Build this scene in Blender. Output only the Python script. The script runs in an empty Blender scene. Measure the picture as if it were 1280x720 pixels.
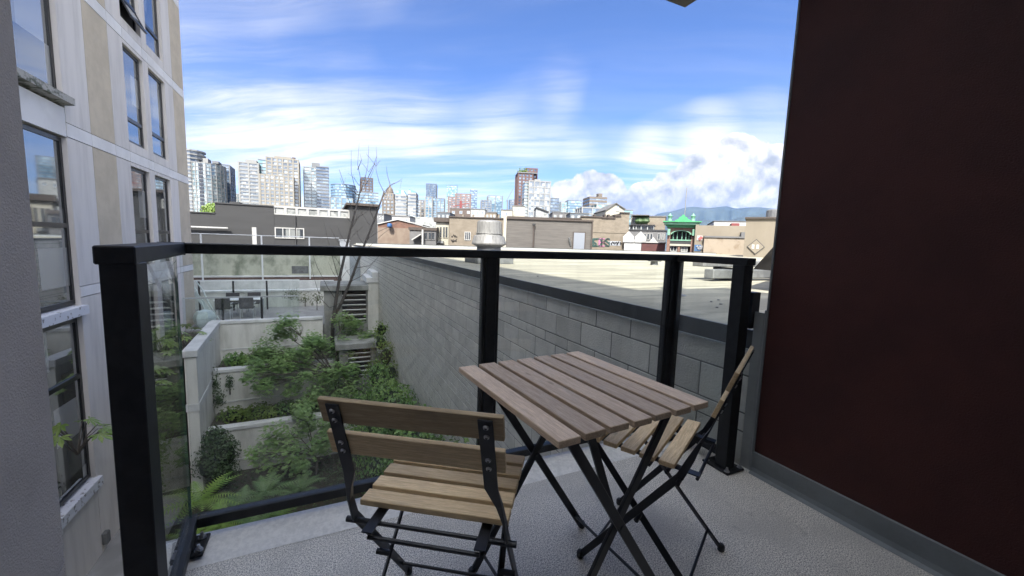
import bpy, bmesh, math, random
from mathutils import Vector, Matrix
random.seed(7)
SC = bpy.context.scene
COL = SC.collection
rad = math.radians

# ---------------------------------------------------------------- camera
# world frame: +Y runs along the block wall and the facades, +X to the right, balcony floor z = 0
FPX, IW, IH, CAMZ = 500.0, 1280.0, 720.0, 1.10
_d = Vector((494 - 640, FPX * FPX / (360 - 305), FPX)).normalized()
_y = -((405 - 640) * _d.x + FPX * _d.z) / _d.y
_A = Vector((405 - 640, _y, FPX)).normalized()
_U = -_d
_B = _A.cross(_U)
def ray(px, py):
    c = Vector((px - 640, py - 360, FPX))
    return Vector((_B.dot(c), _A.dot(c), _U.dot(c)))
GRID = 0.0          # some districts stand on a turned street grid: while set, coordinates are in that turned frame
def aty(px, py, Y):
    r = ray(px, py)
    if GRID: r = Vector((r.x * math.cos(GRID) - r.y * math.sin(GRID), r.x * math.sin(GRID) + r.y * math.cos(GRID), r.z))
    t = Y / r.y
    return Vector((r.x * t, Y, CAMZ + r.z * t))
cam = bpy.data.cameras.new('camera')
cam.sensor_width = 36.0
cam.lens = FPX / IW * 36.0
cam.clip_start = 0.02
cam.clip_end = 60000
camo = bpy.data.objects.new('camera', cam)
COL.objects.link(camo)
right = Vector((_B.x, _A.x, _U.x)); down = Vector((_B.y, _A.y, _U.y)); fwd = Vector((_B.z, _A.z, _U.z))
camo.matrix_world = Matrix(((right.x, -down.x, -fwd.x, 0), (right.y, -down.y, -fwd.y, 0),
                            (right.z, -down.z, -fwd.z, CAMZ), (0, 0, 0, 1)))
SC.camera = camo

# ---------------------------------------------------------------- light, exposure
SUN_EL = rad(46)
SUN_DIR = Vector((-0.57 * math.cos(SUN_EL), -0.82 * math.cos(SUN_EL), math.sin(SUN_EL))).normalized()   # towards the sun
sun = bpy.data.lights.new('sun', 'SUN')
sun.energy = 2.0
sun.angle = rad(0.5)
sun.color = (1.0, 0.95, 0.87)
suno = bpy.data.objects.new('sun', sun)
suno.rotation_euler = (-SUN_DIR).to_track_quat('-Z', 'Y').to_euler()
COL.objects.link(suno)
SC.view_settings.view_transform = 'Standard'
SC.view_settings.look = 'None'
SC.view_settings.exposure = 2.8
SC.view_settings.gamma = 1.0
SC.view_settings.use_curve_mapping = False
SC.cycles.use_denoising = True
SC.cycles.max_bounces = 10
SC.cycles.diffuse_bounces = 4
SC.cycles.glossy_bounces = 4
SC.cycles.transparent_max_bounces = 24
SC.cycles.volume_bounces = 0
SC.cycles.sample_clamp_indirect = 6.0

# ---------------------------------------------------------------- sky: Nishita air with cirrus and cumulus
class NT:
    """small helper for building node trees"""
    def __init__(s, tree): s.t = tree
    def n(s, typ, **kw):
        nd = s.t.nodes.new(typ)
        for k, v in kw.items(): setattr(nd, k, v)
        return nd
    def put(s, sock, v):
        if isinstance(v, bpy.types.NodeSocket): s.t.links.new(v, sock)
        elif v is not None:
            try: sock.default_value = v
            except Exception: sock.default_value = (v, v, v)
    def math(s, op, a, b=None, c=None, clamp=False):
        nd = s.n('ShaderNodeMath', operation=op, use_clamp=clamp)
        s.put(nd.inputs[0], a); s.put(nd.inputs[1], b); s.put(nd.inputs[2], c)
        return nd.outputs[0]
    def vmath(s, op, a, b=None):
        nd = s.n('ShaderNodeVectorMath', operation=op)
        s.put(nd.inputs[0], a); s.put(nd.inputs[1], b)
        return nd.outputs['Value'] if op in ('DOT_PRODUCT', 'LENGTH', 'DISTANCE') else nd.outputs[0]
    def ss(s, v, a, b, lo=0.0, hi=1.0):
        nd = s.n('ShaderNodeMapRange', interpolation_type='SMOOTHSTEP')
        s.put(nd.inputs['Value'], v)
        nd.inputs['From Min'].default_value = a; nd.inputs['From Max'].default_value = b
        nd.inputs['To Min'].default_value = lo; nd.inputs['To Max'].default_value = hi
        return nd.outputs[0]
    def mix(s, f, a, b, typ='MIX'):
        nd = s.n('ShaderNodeMix', data_type='RGBA', blend_type=typ)
        s.put(nd.inputs[0], f)
        for k, v in ((6, a), (7, b)):
            if isinstance(v, bpy.types.NodeSocket): s.t.links.new(v, nd.inputs[k])
            else: nd.inputs[k].default_value = (*v[:3], 1)
        return nd.outputs[2]
    def noise(s, vec, scale, detail=5, rough=0.55, dist=0.0, w=None):
        nd = s.n('ShaderNodeTexNoise', noise_dimensions='4D' if w is not None else '3D')
        if vec is not None: s.t.links.new(vec, nd.inputs['Vector'])
        nd.inputs['Scale'].default_value = scale; nd.inputs['Detail'].default_value = detail
        nd.inputs['Roughness'].default_value = rough; nd.inputs['Distortion'].default_value = dist
        if w is not None: s.put(nd.inputs['W'], w)
        return nd.outputs[0]
    def mapping(s, vec, scale=(1, 1, 1), rot=(0, 0, 0), loc=(0, 0, 0)):
        nd = s.n('ShaderNodeMapping')
        s.t.links.new(vec, nd.inputs[0])
        nd.inputs['Scale'].default_value = scale; nd.inputs['Rotation'].default_value = rot; nd.inputs['Location'].default_value = loc
        return nd.outputs[0]

def dirv(px, py): return tuple(ray(px, py).normalized())

world = bpy.data.worlds.new('World')
SC.world = world
world.use_nodes = True
wt = world.node_tree
wt.nodes.clear()
W = NT(wt)
sky = W.n('ShaderNodeTexSky', sky_type='NISHITA')
sky.sun_disc = False
sky.sun_elevation = SUN_EL
sky.sun_rotation = math.atan2(SUN_DIR.x, SUN_DIR.y)
sky.air_density = 1.0; sky.dust_density = 0.6; sky.ozone_density = 2.5; sky.altitude = 20
tc = W.n('ShaderNodeTexCoord').outputs['Generated']
nrm = W.vmath('NORMALIZE', tc)
sep = W.n('ShaderNodeSeparateXYZ'); wt.links.new(nrm, sep.inputs[0])
zc = W.math('MAXIMUM', sep.outputs[2], 0.0)
den = W.math('ADD', zc, 0.13)
px_ = W.math('DIVIDE', sep.outputs[0], den); py_ = W.math('DIVIDE', sep.outputs[1], den)
comb = W.n('ShaderNodeCombineXYZ'); wt.links.new(px_, comb.inputs[0]); wt.links.new(py_, comb.inputs[1])
layer = W.mapping(comb.outputs[0], rot=(0, 0, rad(25.2 + 6)))          # streaks run across the view
warp = W.noise(W.mapping(layer, scale=(0.5, 0.5, 1)), 1.0, 3)
cw = W.n('ShaderNodeCombineXYZ'); wt.links.new(W.math('MULTIPLY', warp, 0.5), cw.inputs[0]); wt.links.new(W.math('MULTIPLY', warp, 0.55), cw.inputs[1])
lw = W.vmath('ADD', layer, cw.outputs[0])
streak = W.noise(W.mapping(lw, scale=(0.20, 1.05, 1), loc=(3.1, 1.7, 0)), 1.0, 9, 0.60, 0.25)
streak2 = W.noise(W.mapping(lw, scale=(0.9, 5.5, 1), rot=(0, 0, rad(7)), loc=(0.4, 9.7, 0)), 1.0, 8, 0.66, 0.4)
soft = W.noise(W.mapping(layer, scale=(0.25, 0.35, 1), loc=(7.7, 2.2, 0)), 1.0, 3, 0.5)
cir = W.math('ADD', W.math('MULTIPLY', streak, 0.62), W.math('ADD', W.math('MULTIPLY', streak2, 0.40), W.math('MULTIPLY', soft, 0.10)))
# veiled and clear stretches of the high layer, as they lie over the city; elsewhere a broken veil
def lobe(px, py, r_out, r_in=0.5):
    return W.ss(W.vmath('DOT_PRODUCT', nrm, dirv(px, py)), math.cos(rad(r_out)), math.cos(rad(r_in)))
cov = W.ss(soft, 0.34, 0.62, 0.16, 0.62)
for (a, b, r, w) in ((280, 172, 12, .27), (370, 176, 12, .29), (470, 172, 12, .32), (570, 164, 12, .34), (665, 147, 10, .32), (300, 232, 11, .16), (430, 232, 11, .18), (560, 232, 10, .18),
                     (290, 25, 13, .06), (420, 15, 12, .10), (260, 90, 8, -.1), (690, 222, 8, .40), (770, 204, 8, .50), (850, 184, 8, .50), (930, 160, 8, .45), (820, 222, 8, .12), (690, 40, 9, .08), (712, 80, 8, .10), (750, 105, 9, .10), (820, 45, 16, .10),
                     (900, 60, 30, -.34), (760, 30, 20, -.12), (440, 92, 9, -.30), (560, 88, 10, -.34), (350, 85, 7, -.16), (640, 105, 7, -.2), (760, 150, 6, -.16), (860, 125, 9, -.12), (980, 110, 9, -.1)):
    cov = W.math('ADD', cov, W.math('MULTIPLY', lobe(a, b, r), w))
cov = W.math('MAXIMUM', cov, 0.09)
tex = W.math('ADD', W.ss(cir, 0.44, 0.70, 0.0, 1.0), 0.14)
cirm = W.math('MULTIPLY', cov, tex, clamp=True)
low = W.ss(sep.outputs[2], 0.0, 0.20, 0.28, 0.0)                        # milky air low down
cirm = W.math('MAXIMUM', cirm, low)
# cumulus: rows of puffs standing on the horizon
puffs = [(925, 212, 4.0), (917, 190, 2.3), (958, 216, 3.2), (985, 232, 3.8), (878, 226, 3.8), (842, 240, 3.2), (806, 248, 2.4), (778, 256, 1.8),
         (905, 246, 4.2), (950, 250, 4.0), (1010, 240, 5), (1060, 215, 6), (1120, 245, 6),
         (735, 246, 3.6), (757, 240, 2.8), (708, 250, 3.0), (688, 258, 2.2), (820, 258, 3.4), (870, 260, 3.6),
         (1250, 250, 7), (1400, 230, 8), (-80, 230, 7), (-250, 240, 7)]
pm = None
for (a, b, r) in puffs:
    m = W.ss(W.vmath('DOT_PRODUCT', nrm, dirv(a, b)), math.cos(rad(r * 1.25)), math.cos(rad(r * 0.2)))
    pm = m if pm is None else W.math('SMOOTH_MAX', pm, m, 0.12)
cn = W.noise(nrm, 17.0, 9, 0.58, 0.25)
cn2 = W.noise(nrm, 55.0, 5, 0.6)
edge = W.math('ADD', pm, W.math('ADD', W.math('MULTIPLY', W.math('SUBTRACT', cn, 0.5), 1.15), W.math('MULTIPLY', W.math('SUBTRACT', cn2, 0.5), 0.30)))
cum = W.ss(edge, 0.38, 0.49)
cum = W.math('MULTIPLY', cum, W.ss(sep.outputs[2], -0.02, 0.03))
up = W.mapping(nrm, loc=(SUN_DIR.x * 0.022, SUN_DIR.y * 0.022, SUN_DIR.z * 0.022))
cnu = W.noise(up, 17.0, 9, 0.58, 0.25)
lit = W.math('ADD', W.math('MULTIPLY', W.math('SUBTRACT', cn, cnu), 2.6), 0.50)
lit = W.math('ADD', lit, W.ss(sep.outputs[2], 0.05, 0.22, -0.32, 0.12))
lit = W.math('ADD', lit, W.math('MULTIPLY', W.ss(edge, 0.45, 0.85), -0.10), clamp=True)
CLOUD_W = (2.35, 2.28, 2.2); CLOUD_G = (0.92, 0.97, 1.02)
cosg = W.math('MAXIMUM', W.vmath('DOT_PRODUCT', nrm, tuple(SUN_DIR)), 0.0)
cloud_fill = W.math('ADD', W.math('MULTIPLY', W.math('POWER', cosg, 2.6), 17.0), 1.0)   # thin cloud brightened towards the sun, behind the view, added to fill the shade
cumc = W.mix(lit, CLOUD_G, CLOUD_W)
skyc = W.mix(1.0, sky.outputs[0], (0.175, 0.22, 0.32), 'MULTIPLY')
cirs = W.n('ShaderNodeVectorMath', operation='SCALE'); cirs.inputs[0].default_value = (2.15, 2.08, 1.98); wt.links.new(cloud_fill, cirs.inputs['Scale'])
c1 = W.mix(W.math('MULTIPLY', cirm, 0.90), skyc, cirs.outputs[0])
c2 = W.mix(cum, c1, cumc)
bg = W.n('ShaderNodeBackground')
wt.links.new(c2, bg.inputs[0])
bg.inputs[1].default_value = 0.095
wo = W.n('ShaderNodeOutputWorld')
wt.links.new(bg.outputs[0], wo.inputs[0])

# ---------------------------------------------------------------- materials
MATS = {}
def mat(name, col, rough=0.65, metal=0.0, col2=None, var=0.0, vscale=3.0, stretch=(1, 1, 1), bump=0.0, bscale=40.0,
        rnd=0.0, spec=0.5, detail=6, lo=0.35, hi=0.65, bstretch=None):
    if name in MATS: return MATS[name]
    m = bpy.data.materials.new(name); m.use_nodes = True
    t = m.node_tree; N = NT(t)
    b = t.nodes['Principled BSDF']
    b.inputs['Roughness'].default_value = rough; b.inputs['Metallic'].default_value = metal
    b.inputs['Specular IOR Level'].default_value = spec
    oc = N.n('ShaderNodeTexCoord').outputs['Object']
    rn = N.n('ShaderNodeObjectInfo').outputs['Random']
    if col2 is None and var: col2 = tuple(c * (1 - var) for c in col); col = tuple(min(1, c * (1 + var)) for c in col)
    if col2 is not None:
        f = N.ss(N.noise(N.mapping(oc, scale=stretch), vscale, detail, 0.6, w=N.math('MULTIPLY', rn, 37.0)), lo, hi)
        c = N.mix(f, col, col2)
    else:
        rgb = N.n('ShaderNodeRGB'); rgb.outputs[0].default_value = (*col, 1); c = rgb.outputs[0]
    if rnd:
        hv = N.n('ShaderNodeHueSaturation'); t.links.new(c, hv.inputs['Color'])
        N.put(hv.inputs['Value'], N.math('ADD', N.math('MULTIPLY', rn, 2 * rnd), 1 - rnd)); c = hv.outputs[0]
    t.links.new(c, b.inputs['Base Color'])
    if bump:
        bp = N.n('ShaderNodeBump'); bp.inputs['Strength'].default_value = bump; bp.inputs['Distance'].default_value = 0.01
        t.links.new(N.noise(N.mapping(oc, scale=bstretch or stretch), bscale, 4, 0.6), bp.inputs['Height'])
        t.links.new(bp.outputs[0], b.inputs['Normal'])
    MATS[name] = m
    return m

def mat_wood(name, c1, c2, c3):
    m = bpy.data.materials.new(name); m.use_nodes = True
    t = m.node_tree; N = NT(t); b = t.nodes['Principled BSDF']
    oc = N.n('ShaderNodeTexCoord').outputs['Object']; rn = N.n('ShaderNodeObjectInfo').outputs['Random']
    w = N.math('MULTIPLY', rn, 53.0)
    g = N.noise(N.mapping(oc, scale=(2.5, 40, 40)), 4.0, 8, 0.65, 1.2, w=w)
    f = N.noise(N.mapping(oc, scale=(10, 300, 300)), 4.0, 4, 0.6, w=w)
    big = N.noise(N.mapping(oc, scale=(3, 8, 8)), 2.0, 4, 0.6, w=w)
    c = N.mix(N.ss(g, 0.36, 0.66), c1, c2)
    c = N.mix(N.math('MULTIPLY', N.ss(big, 0.5, 0.75), 0.75), c, c3)
    c = N.mix(N.ss(f, 0.35, 0.7, 0.0, 0.5), c, tuple(x * 0.45 for x in c1))
    kn = N.n('ShaderNodeTexVoronoi', voronoi_dimensions='4D'); t.links.new(N.mapping(oc, scale=(9, 26, 26)), kn.inputs['Vector']); N.put(kn.inputs['W'], w); kn.inputs['Scale'].default_value = 0.8
    c = N.mix(N.ss(kn.outputs['Distance'], 0.20, 0.06, 0.0, 0.6), c, tuple(x * 0.3 for x in c1))
    hv = N.n('ShaderNodeHueSaturation'); t.links.new(c, hv.inputs['Color']); N.put(hv.inputs['Value'], N.math('ADD', N.math('MULTIPLY', rn, 0.55), 0.72))
    t.links.new(hv.outputs[0], b.inputs['Base Color'])
    b.inputs['Roughness'].default_value = 0.62
    bp = N.n('ShaderNodeBump'); bp.inputs['Strength'].default_value = 0.35; bp.inputs['Distance'].default_value = 0.002
    t.links.new(g, bp.inputs['Height']); t.links.new(bp.outputs[0], b.inputs['Normal'])
    MATS[name] = m
    return m

def mat_glass(name, tint=(0.90, 0.96, 0.94), boost=1.0, ior=1.5):
    """thin clear sheet: straight-through light with Fresnel reflection"""
    m = bpy.data.materials.new(name); m.use_nodes = True
    t = m.node_tree; t.nodes.clear(); N = NT(t)
    tr = N.n('ShaderNodeBsdfTransparent'); tr.inputs[0].default_value = (*tint, 1)
    gl = N.n('ShaderNodeBsdfGlossy'); gl.inputs['Roughness'].default_value = 0.0; gl.inputs[0].default_value = (1, 1, 1, 1)
    fr = N.n('ShaderNodeFresnel'); bf = N.n('ShaderNodeNewGeometry').outputs['Backfacing']
    N.put(fr.inputs[0], N.math('ADD', N.math('MULTIPLY', bf, 1.0 / ior - ior), ior))      # thin sheet: same reflection on either face
    mx = N.n('ShaderNodeMixShader'); N.put(mx.inputs[0], N.math('MULTIPLY', fr.outputs[0], boost, clamp=True))
    t.links.new(tr.outputs[0], mx.inputs[1]); t.links.new(gl.outputs[0], mx.inputs[2])
    # a little dust and old rain marks on the sheet
    oc = N.n('ShaderNodeTexCoord').outputs['Object']
    du = N.n('ShaderNodeBsdfDiffuse'); du.inputs[0].default_value = (0.6, 0.6, 0.58, 1)
    f1 = N.ss(N.noise(N.mapping(oc, scale=(9, 9, 0.9)), 2.0, 7, 0.65), 0.48, 0.80, 0.004, 0.045)
    f2 = N.ss(N.noise(oc, 60.0, 4, 0.6), 0.62, 0.75, 0.0, 0.03)
    m2 = N.n('ShaderNodeMixShader'); N.put(m2.inputs[0], N.math('ADD', f1, f2))
    t.links.new(mx.outputs[0], m2.inputs[1]); t.links.new(du.outputs[0], m2.inputs[2])
    o = N.n('ShaderNodeOutputMaterial'); t.links.new(m2.outputs[0], o.inputs[0])
    MATS[name] = m
    return m

def mat_window(name, dark, refl=0.35, blind=(0.35, 0.36, 0.36), scale=0.6, amount=0.45):
    """coated window glass over a dim room: mirror-like top layer, rooms and blinds behind it differ"""
    m = bpy.data.materials.new(name); m.use_nodes = True
    t = m.node_tree; t.nodes.clear(); N = NT(t)
    geo = N.n('ShaderNodeTexCoord').outputs['Object']
    sn = N.vmath('FLOOR', N.vmath('DIVIDE', geo, (scale, scale, scale)))
    wn = N.n('ShaderNodeTexWhiteNoise', noise_dimensions='3D'); t.links.new(sn, wn.inputs['Vector'])
    f = N.ss(wn.outputs['Value'], 1 - amount, 1.0)
    df = N.n('ShaderNodeBsdfDiffuse'); t.links.new(N.mix(f, dark, blind), df.inputs[0])
    gl = N.n('ShaderNodeBsdfGlossy'); gl.inputs['Roughness'].default_value = 0.03; gl.inputs[0].default_value = (0.9, 0.95, 1.0, 1)
    lw = N.n('ShaderNodeLayerWeight'); lw.inputs[0].default_value = 0.35
    mx = N.n('ShaderNodeMixShader'); N.put(mx.inputs[0], N.math('ADD', N.math('MULTIPLY', lw.outputs['Fresnel'], 0.6), refl, clamp=True))
    t.links.new(df.outputs[0], mx.inputs[1]); t.links.new(gl.outputs[0], mx.inputs[2])
    o = N.n('ShaderNodeOutputMaterial'); t.links.new(mx.outputs[0], o.inputs[0])
    MATS[name] = m
    return m

def mat_leaf(name, c1, c2, vscale=1.2, trans=0.35, rough=0.5):
    m = bpy.data.materials.new(name); m.use_nodes = True
    t = m.node_tree; N = NT(t); b = t.nodes['Principled BSDF']; out = t.nodes['Material Output']
    oc = N.n('ShaderNodeTexCoord').outputs['Object']
    wn = N.n('ShaderNodeTexWhiteNoise', noise_dimensions='3D'); t.links.new(N.vmath('FLOOR', N.vmath('MULTIPLY', oc, (9, 9, 9))), wn.inputs['Vector'])
    f = N.math('ADD', N.math('MULTIPLY', N.ss(N.noise(oc, vscale, 4), 0.35, 0.65), 0.6), N.math('MULTIPLY', wn.outputs['Value'], 0.4))
    c = N.mix(f, c1, c2)
    t.links.new(c, b.inputs['Base Color']); b.inputs['Roughness'].default_value = rough
    tl = N.n('ShaderNodeBsdfTranslucent'); t.links.new(c, tl.inputs[0])
    mx = N.n('ShaderNodeMixShader'); mx.inputs[0].default_value = trans
    t.links.new(b.outputs[0], mx.inputs[1]); t.links.new(tl.outputs[0], mx.inputs[2]); t.links.new(mx.outputs[0], out.inputs[0])
    MATS[name] = m
    return m

# ---------------------------------------------------------------- mesh builder
class MB:
    def __init__(s): s.v = []; s.f = []
    def box(s, x0, x1, y0, y1, z0, z1):
        n = len(s.v)
        s.v += [(x0, y0, z0), (x1, y0, z0), (x1, y1, z0), (x0, y1, z0), (x0, y0, z1), (x1, y0, z1), (x1, y1, z1), (x0, y1, z1)]
        s.f += [tuple(n + i for i in q) for q in ((0, 3, 2, 1), (4, 5, 6, 7), (0, 1, 5, 4), (1, 2, 6, 5), (2, 3, 7, 6), (3, 0, 4, 7))]
        return s
    def bar(s, p, q, w, h, ref=(0, 0, 1), w2=None, h2=None):
        """rectangular bar from p to q; w across (perpendicular to ref), h along ref"""
        p = Vector(p); q = Vector(q); d = (q - p).normalized(); r = Vector(ref)
        a = d.cross(r)
        if a.length < 1e-6: a = d.cross(Vector((1, 0, 0)))
        a.normalize(); b = a.cross(d).normalized()
        w2 = w if w2 is None else w2; h2 = h if h2 is None else h2
        n = len(s.v)
        for c, ww, hh in ((p, w, h), (q, w2, h2)):
            for (i, j) in ((-1, -1), (1, -1), (1, 1), (-1, 1)):
                s.v.append(tuple(c + a * (i * ww / 2) + b * (j * hh / 2)))
        s.f += [tuple(n + i for i in f) for f in ((0, 1, 2, 3), (7, 6, 5, 4), (0, 4, 5, 1), (1, 5, 6, 2), (2, 6, 7, 3), (3, 7, 4, 0))]
        return s
    def tube(s, pts, rs, seg=8, cap=True):
        if not isinstance(rs, (list, tuple)): rs = [rs] * len(pts)
        pts = [Vector(p) for p in pts]; n0 = len(s.v); prev = None
        for i, p in enumerate(pts):
            d = (pts[min(i + 1, len(pts) - 1)] - pts[max(i - 1, 0)]).normalized()
            if prev is None:
                a = d.cross(Vector((0, 0, 1)))
                if a.length < 1e-4: a = d.cross(Vector((1, 0, 0)))
            else: a = prev - d * prev.dot(d)
            a.normalize(); prev = a; b = d.cross(a)
            for k in range(seg):
                t = 2 * math.pi * k / seg
                s.v.append(tuple(p + (a * math.cos(t) + b * math.sin(t)) * rs[i]))
        for i in range(len(pts) - 1):
            for k in range(seg):
                k2 = (k + 1) % seg
                s.f.append((n0 + i * seg + k, n0 + i * seg + k2, n0 + (i + 1) * seg + k2, n0 + (i + 1) * seg + k))
        if cap:
            s.f.append(tuple(n0 + k for k in range(seg))[::-1]); s.f.append(tuple(n0 + (len(pts) - 1) * seg + k for k in range(seg)))
        return s
    def lathe(s, prof, seg=24, c=(0, 0, 0)):
        n0 = len(s.v)
        for (r, z) in prof:
            for k in range(seg):
                t = 2 * math.pi * k / seg
                s.v.append((c[0] + r * math.cos(t), c[1] + r * math.sin(t), c[2] + z))
        for i in range(len(prof) - 1):
            for k in range(seg):
                k2 = (k + 1) % seg
                s.f.append((n0 + i * seg + k, n0 + i * seg + k2, n0 + (i + 1) * seg + k2, n0 + (i + 1) * seg + k))
        s.f.append(tuple(n0 + k for k in range(seg))[::-1]); s.f.append(tuple(n0 + (len(prof) - 1) * seg + k for k in range(seg)))
        return s
    def prism(s, poly, z0, z1):
        """plan polygon (x, y), counter-clockwise, extruded in z"""
        n = len(s.v); k = len(poly)
        s.v += [(x, y, z0) for x, y in poly] + [(x, y, z1) for x, y in poly]
        s.f.append(tuple(range(n, n + k))[::-1]); s.f.append(tuple(range(n + k, n + 2 * k)))
        for i in range(k): j = (i + 1) % k; s.f.append((n + i, n + j, n + k + j, n + k + i))
        return s
    def prism_y(s, poly, y0, y1):
        """upright polygon (x, z) extruded along y"""
        n = len(s.v); k = len(poly)
        s.v += [(x, y0, z) for x, z in poly] + [(x, y1, z) for x, z in poly]
        s.f.append(tuple(range(n, n + k))); s.f.append(tuple(range(n + k, n + 2 * k))[::-1])
        for i in range(k): j = (i + 1) % k; s.f.append((n + j, n + i, n + k + i, n + k + j))
        return s
    def poly(s, pts):
        n = len(s.v); s.v += [tuple(p) for p in pts]; s.f.append(tuple(range(n, n + len(pts)))); return s
    def mesh(s, name, bevel=0.0, seg=1, smooth=False, fix=True):
        me = bpy.data.meshes.new(name)
        me.from_pydata(s.v, [], s.f)
        if bevel or fix:
            bm = bmesh.new(); bm.from_mesh(me)
            if fix: bmesh.ops.recalc_face_normals(bm, faces=bm.faces)
            if bevel: bmesh.ops.bevel(bm, geom=[e for e in bm.edges if e.calc_face_angle(0) > 0.6], offset=bevel, segments=seg, affect='EDGES', profile=0.5)
            bm.to_mesh(me); bm.free()
        if smooth:
            for p in me.polygons: p.use_smooth = True
        return me

def M_(x): return MATS[x] if isinstance(x, str) else x
def thing(name, label, cat, loc=(0, 0, 0), rz=0.0, group=None):
    o = bpy.data.objects.new(name, None); COL.objects.link(o)
    o.location = loc; o.rotation_euler = (0, 0, rz)
    o['label'] = label; o['category'] = cat
    if group: o['group'] = group
    return o
def link(name, me, m, parent=None, loc=None, rot=None):
    o = bpy.data.objects.new(name, me)
    if m is not None and not me.materials: me.materials.append(M_(m))
    COL.objects.link(o)
    if parent: o.parent = parent
    if loc: o.location = loc
    if rot: o.rotation_euler = rot
    return o
def part(parent, name, mb, m, bevel=0.0, smooth=False, label=None, stuff=False, seg=1, fix=True):
    """mb holds coordinates local to the parent"""
    o = link(name, mb.mesh(name, bevel, seg, smooth, fix), m, parent)
    if label: o['label'] = label
    if stuff: o['kind'] = 'stuff'
    return o
def wloc(o):
    v = Vector((0, 0, 0))
    while o is not None: v += o.location; o = o.parent
    return v
def wpart(parent, name, mb, m, **kw):
    """mb holds world coordinates; the parent is not rotated"""
    L = wloc(parent)
    mb.v = [(x - L.x, y - L.y, z - L.z) for x, y, z in mb.v]
    return part(parent, name, mb, m, **kw)
def single(name, mb, m, label, cat, group=None, bevel=0.0, smooth=False, origin=None, fix=True):
    if origin is None:
        n = len(mb.v); zs = min(v[2] for v in mb.v)
        origin = (sum(v[0] for v in mb.v) / n, sum(v[1] for v in mb.v) / n, zs)
    mb.v = [(x - origin[0], y - origin[1], z - origin[2]) for x, y, z in mb.v]
    o = link(name, mb.mesh(name, bevel, 1, smooth, fix), m); o.location = origin
    o['label'] = label; o['category'] = cat
    if group: o['group'] = group
    return o
def struct(name, mb, m, kind='structure', smooth=False, bevel=0.0):
    o = link(name, mb.mesh(name, bevel, 1, smooth), m); o['kind'] = kind
    return o
def copy_tree(o, parent=None):
    c = o.copy(); COL.objects.link(c); c.parent = parent
    for ch in list(o.children): copy_tree(ch, c)
    return c
def text_mesh(body, size, depth=0.01):
    cu = bpy.data.curves.new('lettering', 'FONT'); cu.body = body; cu.size = size; cu.extrude = depth; cu.align_x = 'CENTER'; cu.align_y = 'CENTER'
    ob = bpy.data.objects.new('lettering', cu); COL.objects.link(ob)
    dg = bpy.context.evaluated_depsgraph_get(); dg.update()
    me = bpy.data.meshes.new_from_object(ob.evaluated_get(dg))
    bpy.data.objects.remove(ob); bpy.data.curves.remove(cu)
    return me

# shared materials
mat('black_metal', (0.012, 0.013, 0.015), 0.5, 0.0, var=0.3, vscale=30, bump=0.05, bscale=300, spec=0.35)
mat('black_plastic', (0.02, 0.02, 0.021), 0.5)
mat('chair_metal', (0.014, 0.015, 0.019), 0.38, 0.0, var=0.2, vscale=40)
mat('screw', (0.45, 0.45, 0.46), 0.3, 0.9)
mat_wood('wood_chair', (0.62, 0.44, 0.235), (0.80, 0.61, 0.36), (0.52, 0.385, 0.235))
mat_wood('wood_table', (0.50, 0.36, 0.245), (0.70, 0.54, 0.39), (0.50, 0.40, 0.32))
mat_glass('clear_glass', (0.965, 0.985, 0.98), 0.8)
mat('glass_edge', (0.02, 0.10, 0.075), 0.15)
mat('seal', (0.01, 0.01, 0.012), 0.6)

# ================================================================ balcony floor (structure)
def mat_floor():
    m = bpy.data.materials.new('balcony_coating'); m.use_nodes = True
    t = m.node_tree; N = NT(t); b = t.nodes['Principled BSDF']
    oc = N.n('ShaderNodeTexCoord').outputs['Object']
    sp = N.noise(oc, 230.0, 3, 0.7)
    sp2 = N.noise(N.mapping(oc, loc=(5, 3, 1)), 120.0, 3, 0.7)
    big = N.noise(oc, 3.0, 6, 0.6)
    c = N.mix(N.ss(sp, 0.44, 0.54), (0.28, 0.265, 0.245), (0.84, 0.79, 0.71))
    c = N.mix(N.ss(sp2, 0.60, 0.68), c, (0.13, 0.14, 0.145))
    c = N.mix(N.ss(big, 0.42, 0.66, 0.0, 0.6), c, (0.43, 0.41, 0.375))
    st = N.noise(N.mapping(oc, loc=(1, 8, 2)), 9.0, 5, 0.65)
    c = N.mix(N.ss(st, 0.56, 0.74, 0.0, 0.5), c, (0.22, 0.215, 0.20))
    t.links.new(c, b.inputs['Base Color'])
    b.inputs['Roughness'].default_value = 0.55
    bp = N.n('ShaderNodeBump'); bp.inputs['Strength'].default_value = 0.5; bp.inputs['Distance'].default_value = 0.002
    t.links.new(sp, bp.inputs['Height']); t.links.new(bp.outputs[0], b.inputs['Normal'])
    MATS['balcony_coating'] = m
mat_floor()
mat('lip_coating', (0.80, 0.78, 0.745), 0.5, col2=(0.66, 0.645, 0.62), vscale=60, bump=0.3, bscale=150)
mat('concrete_under', (0.34, 0.34, 0.33), 0.85, var=0.15, vscale=2, bump=0.2)
XL, XR, YB, YF = -0.56, 1.93, -1.25, 1.685
floor = struct('balcony_floor', MB().box(XL, XR, YB, YF, -0.22, 0.0), 'balcony_coating')
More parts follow.
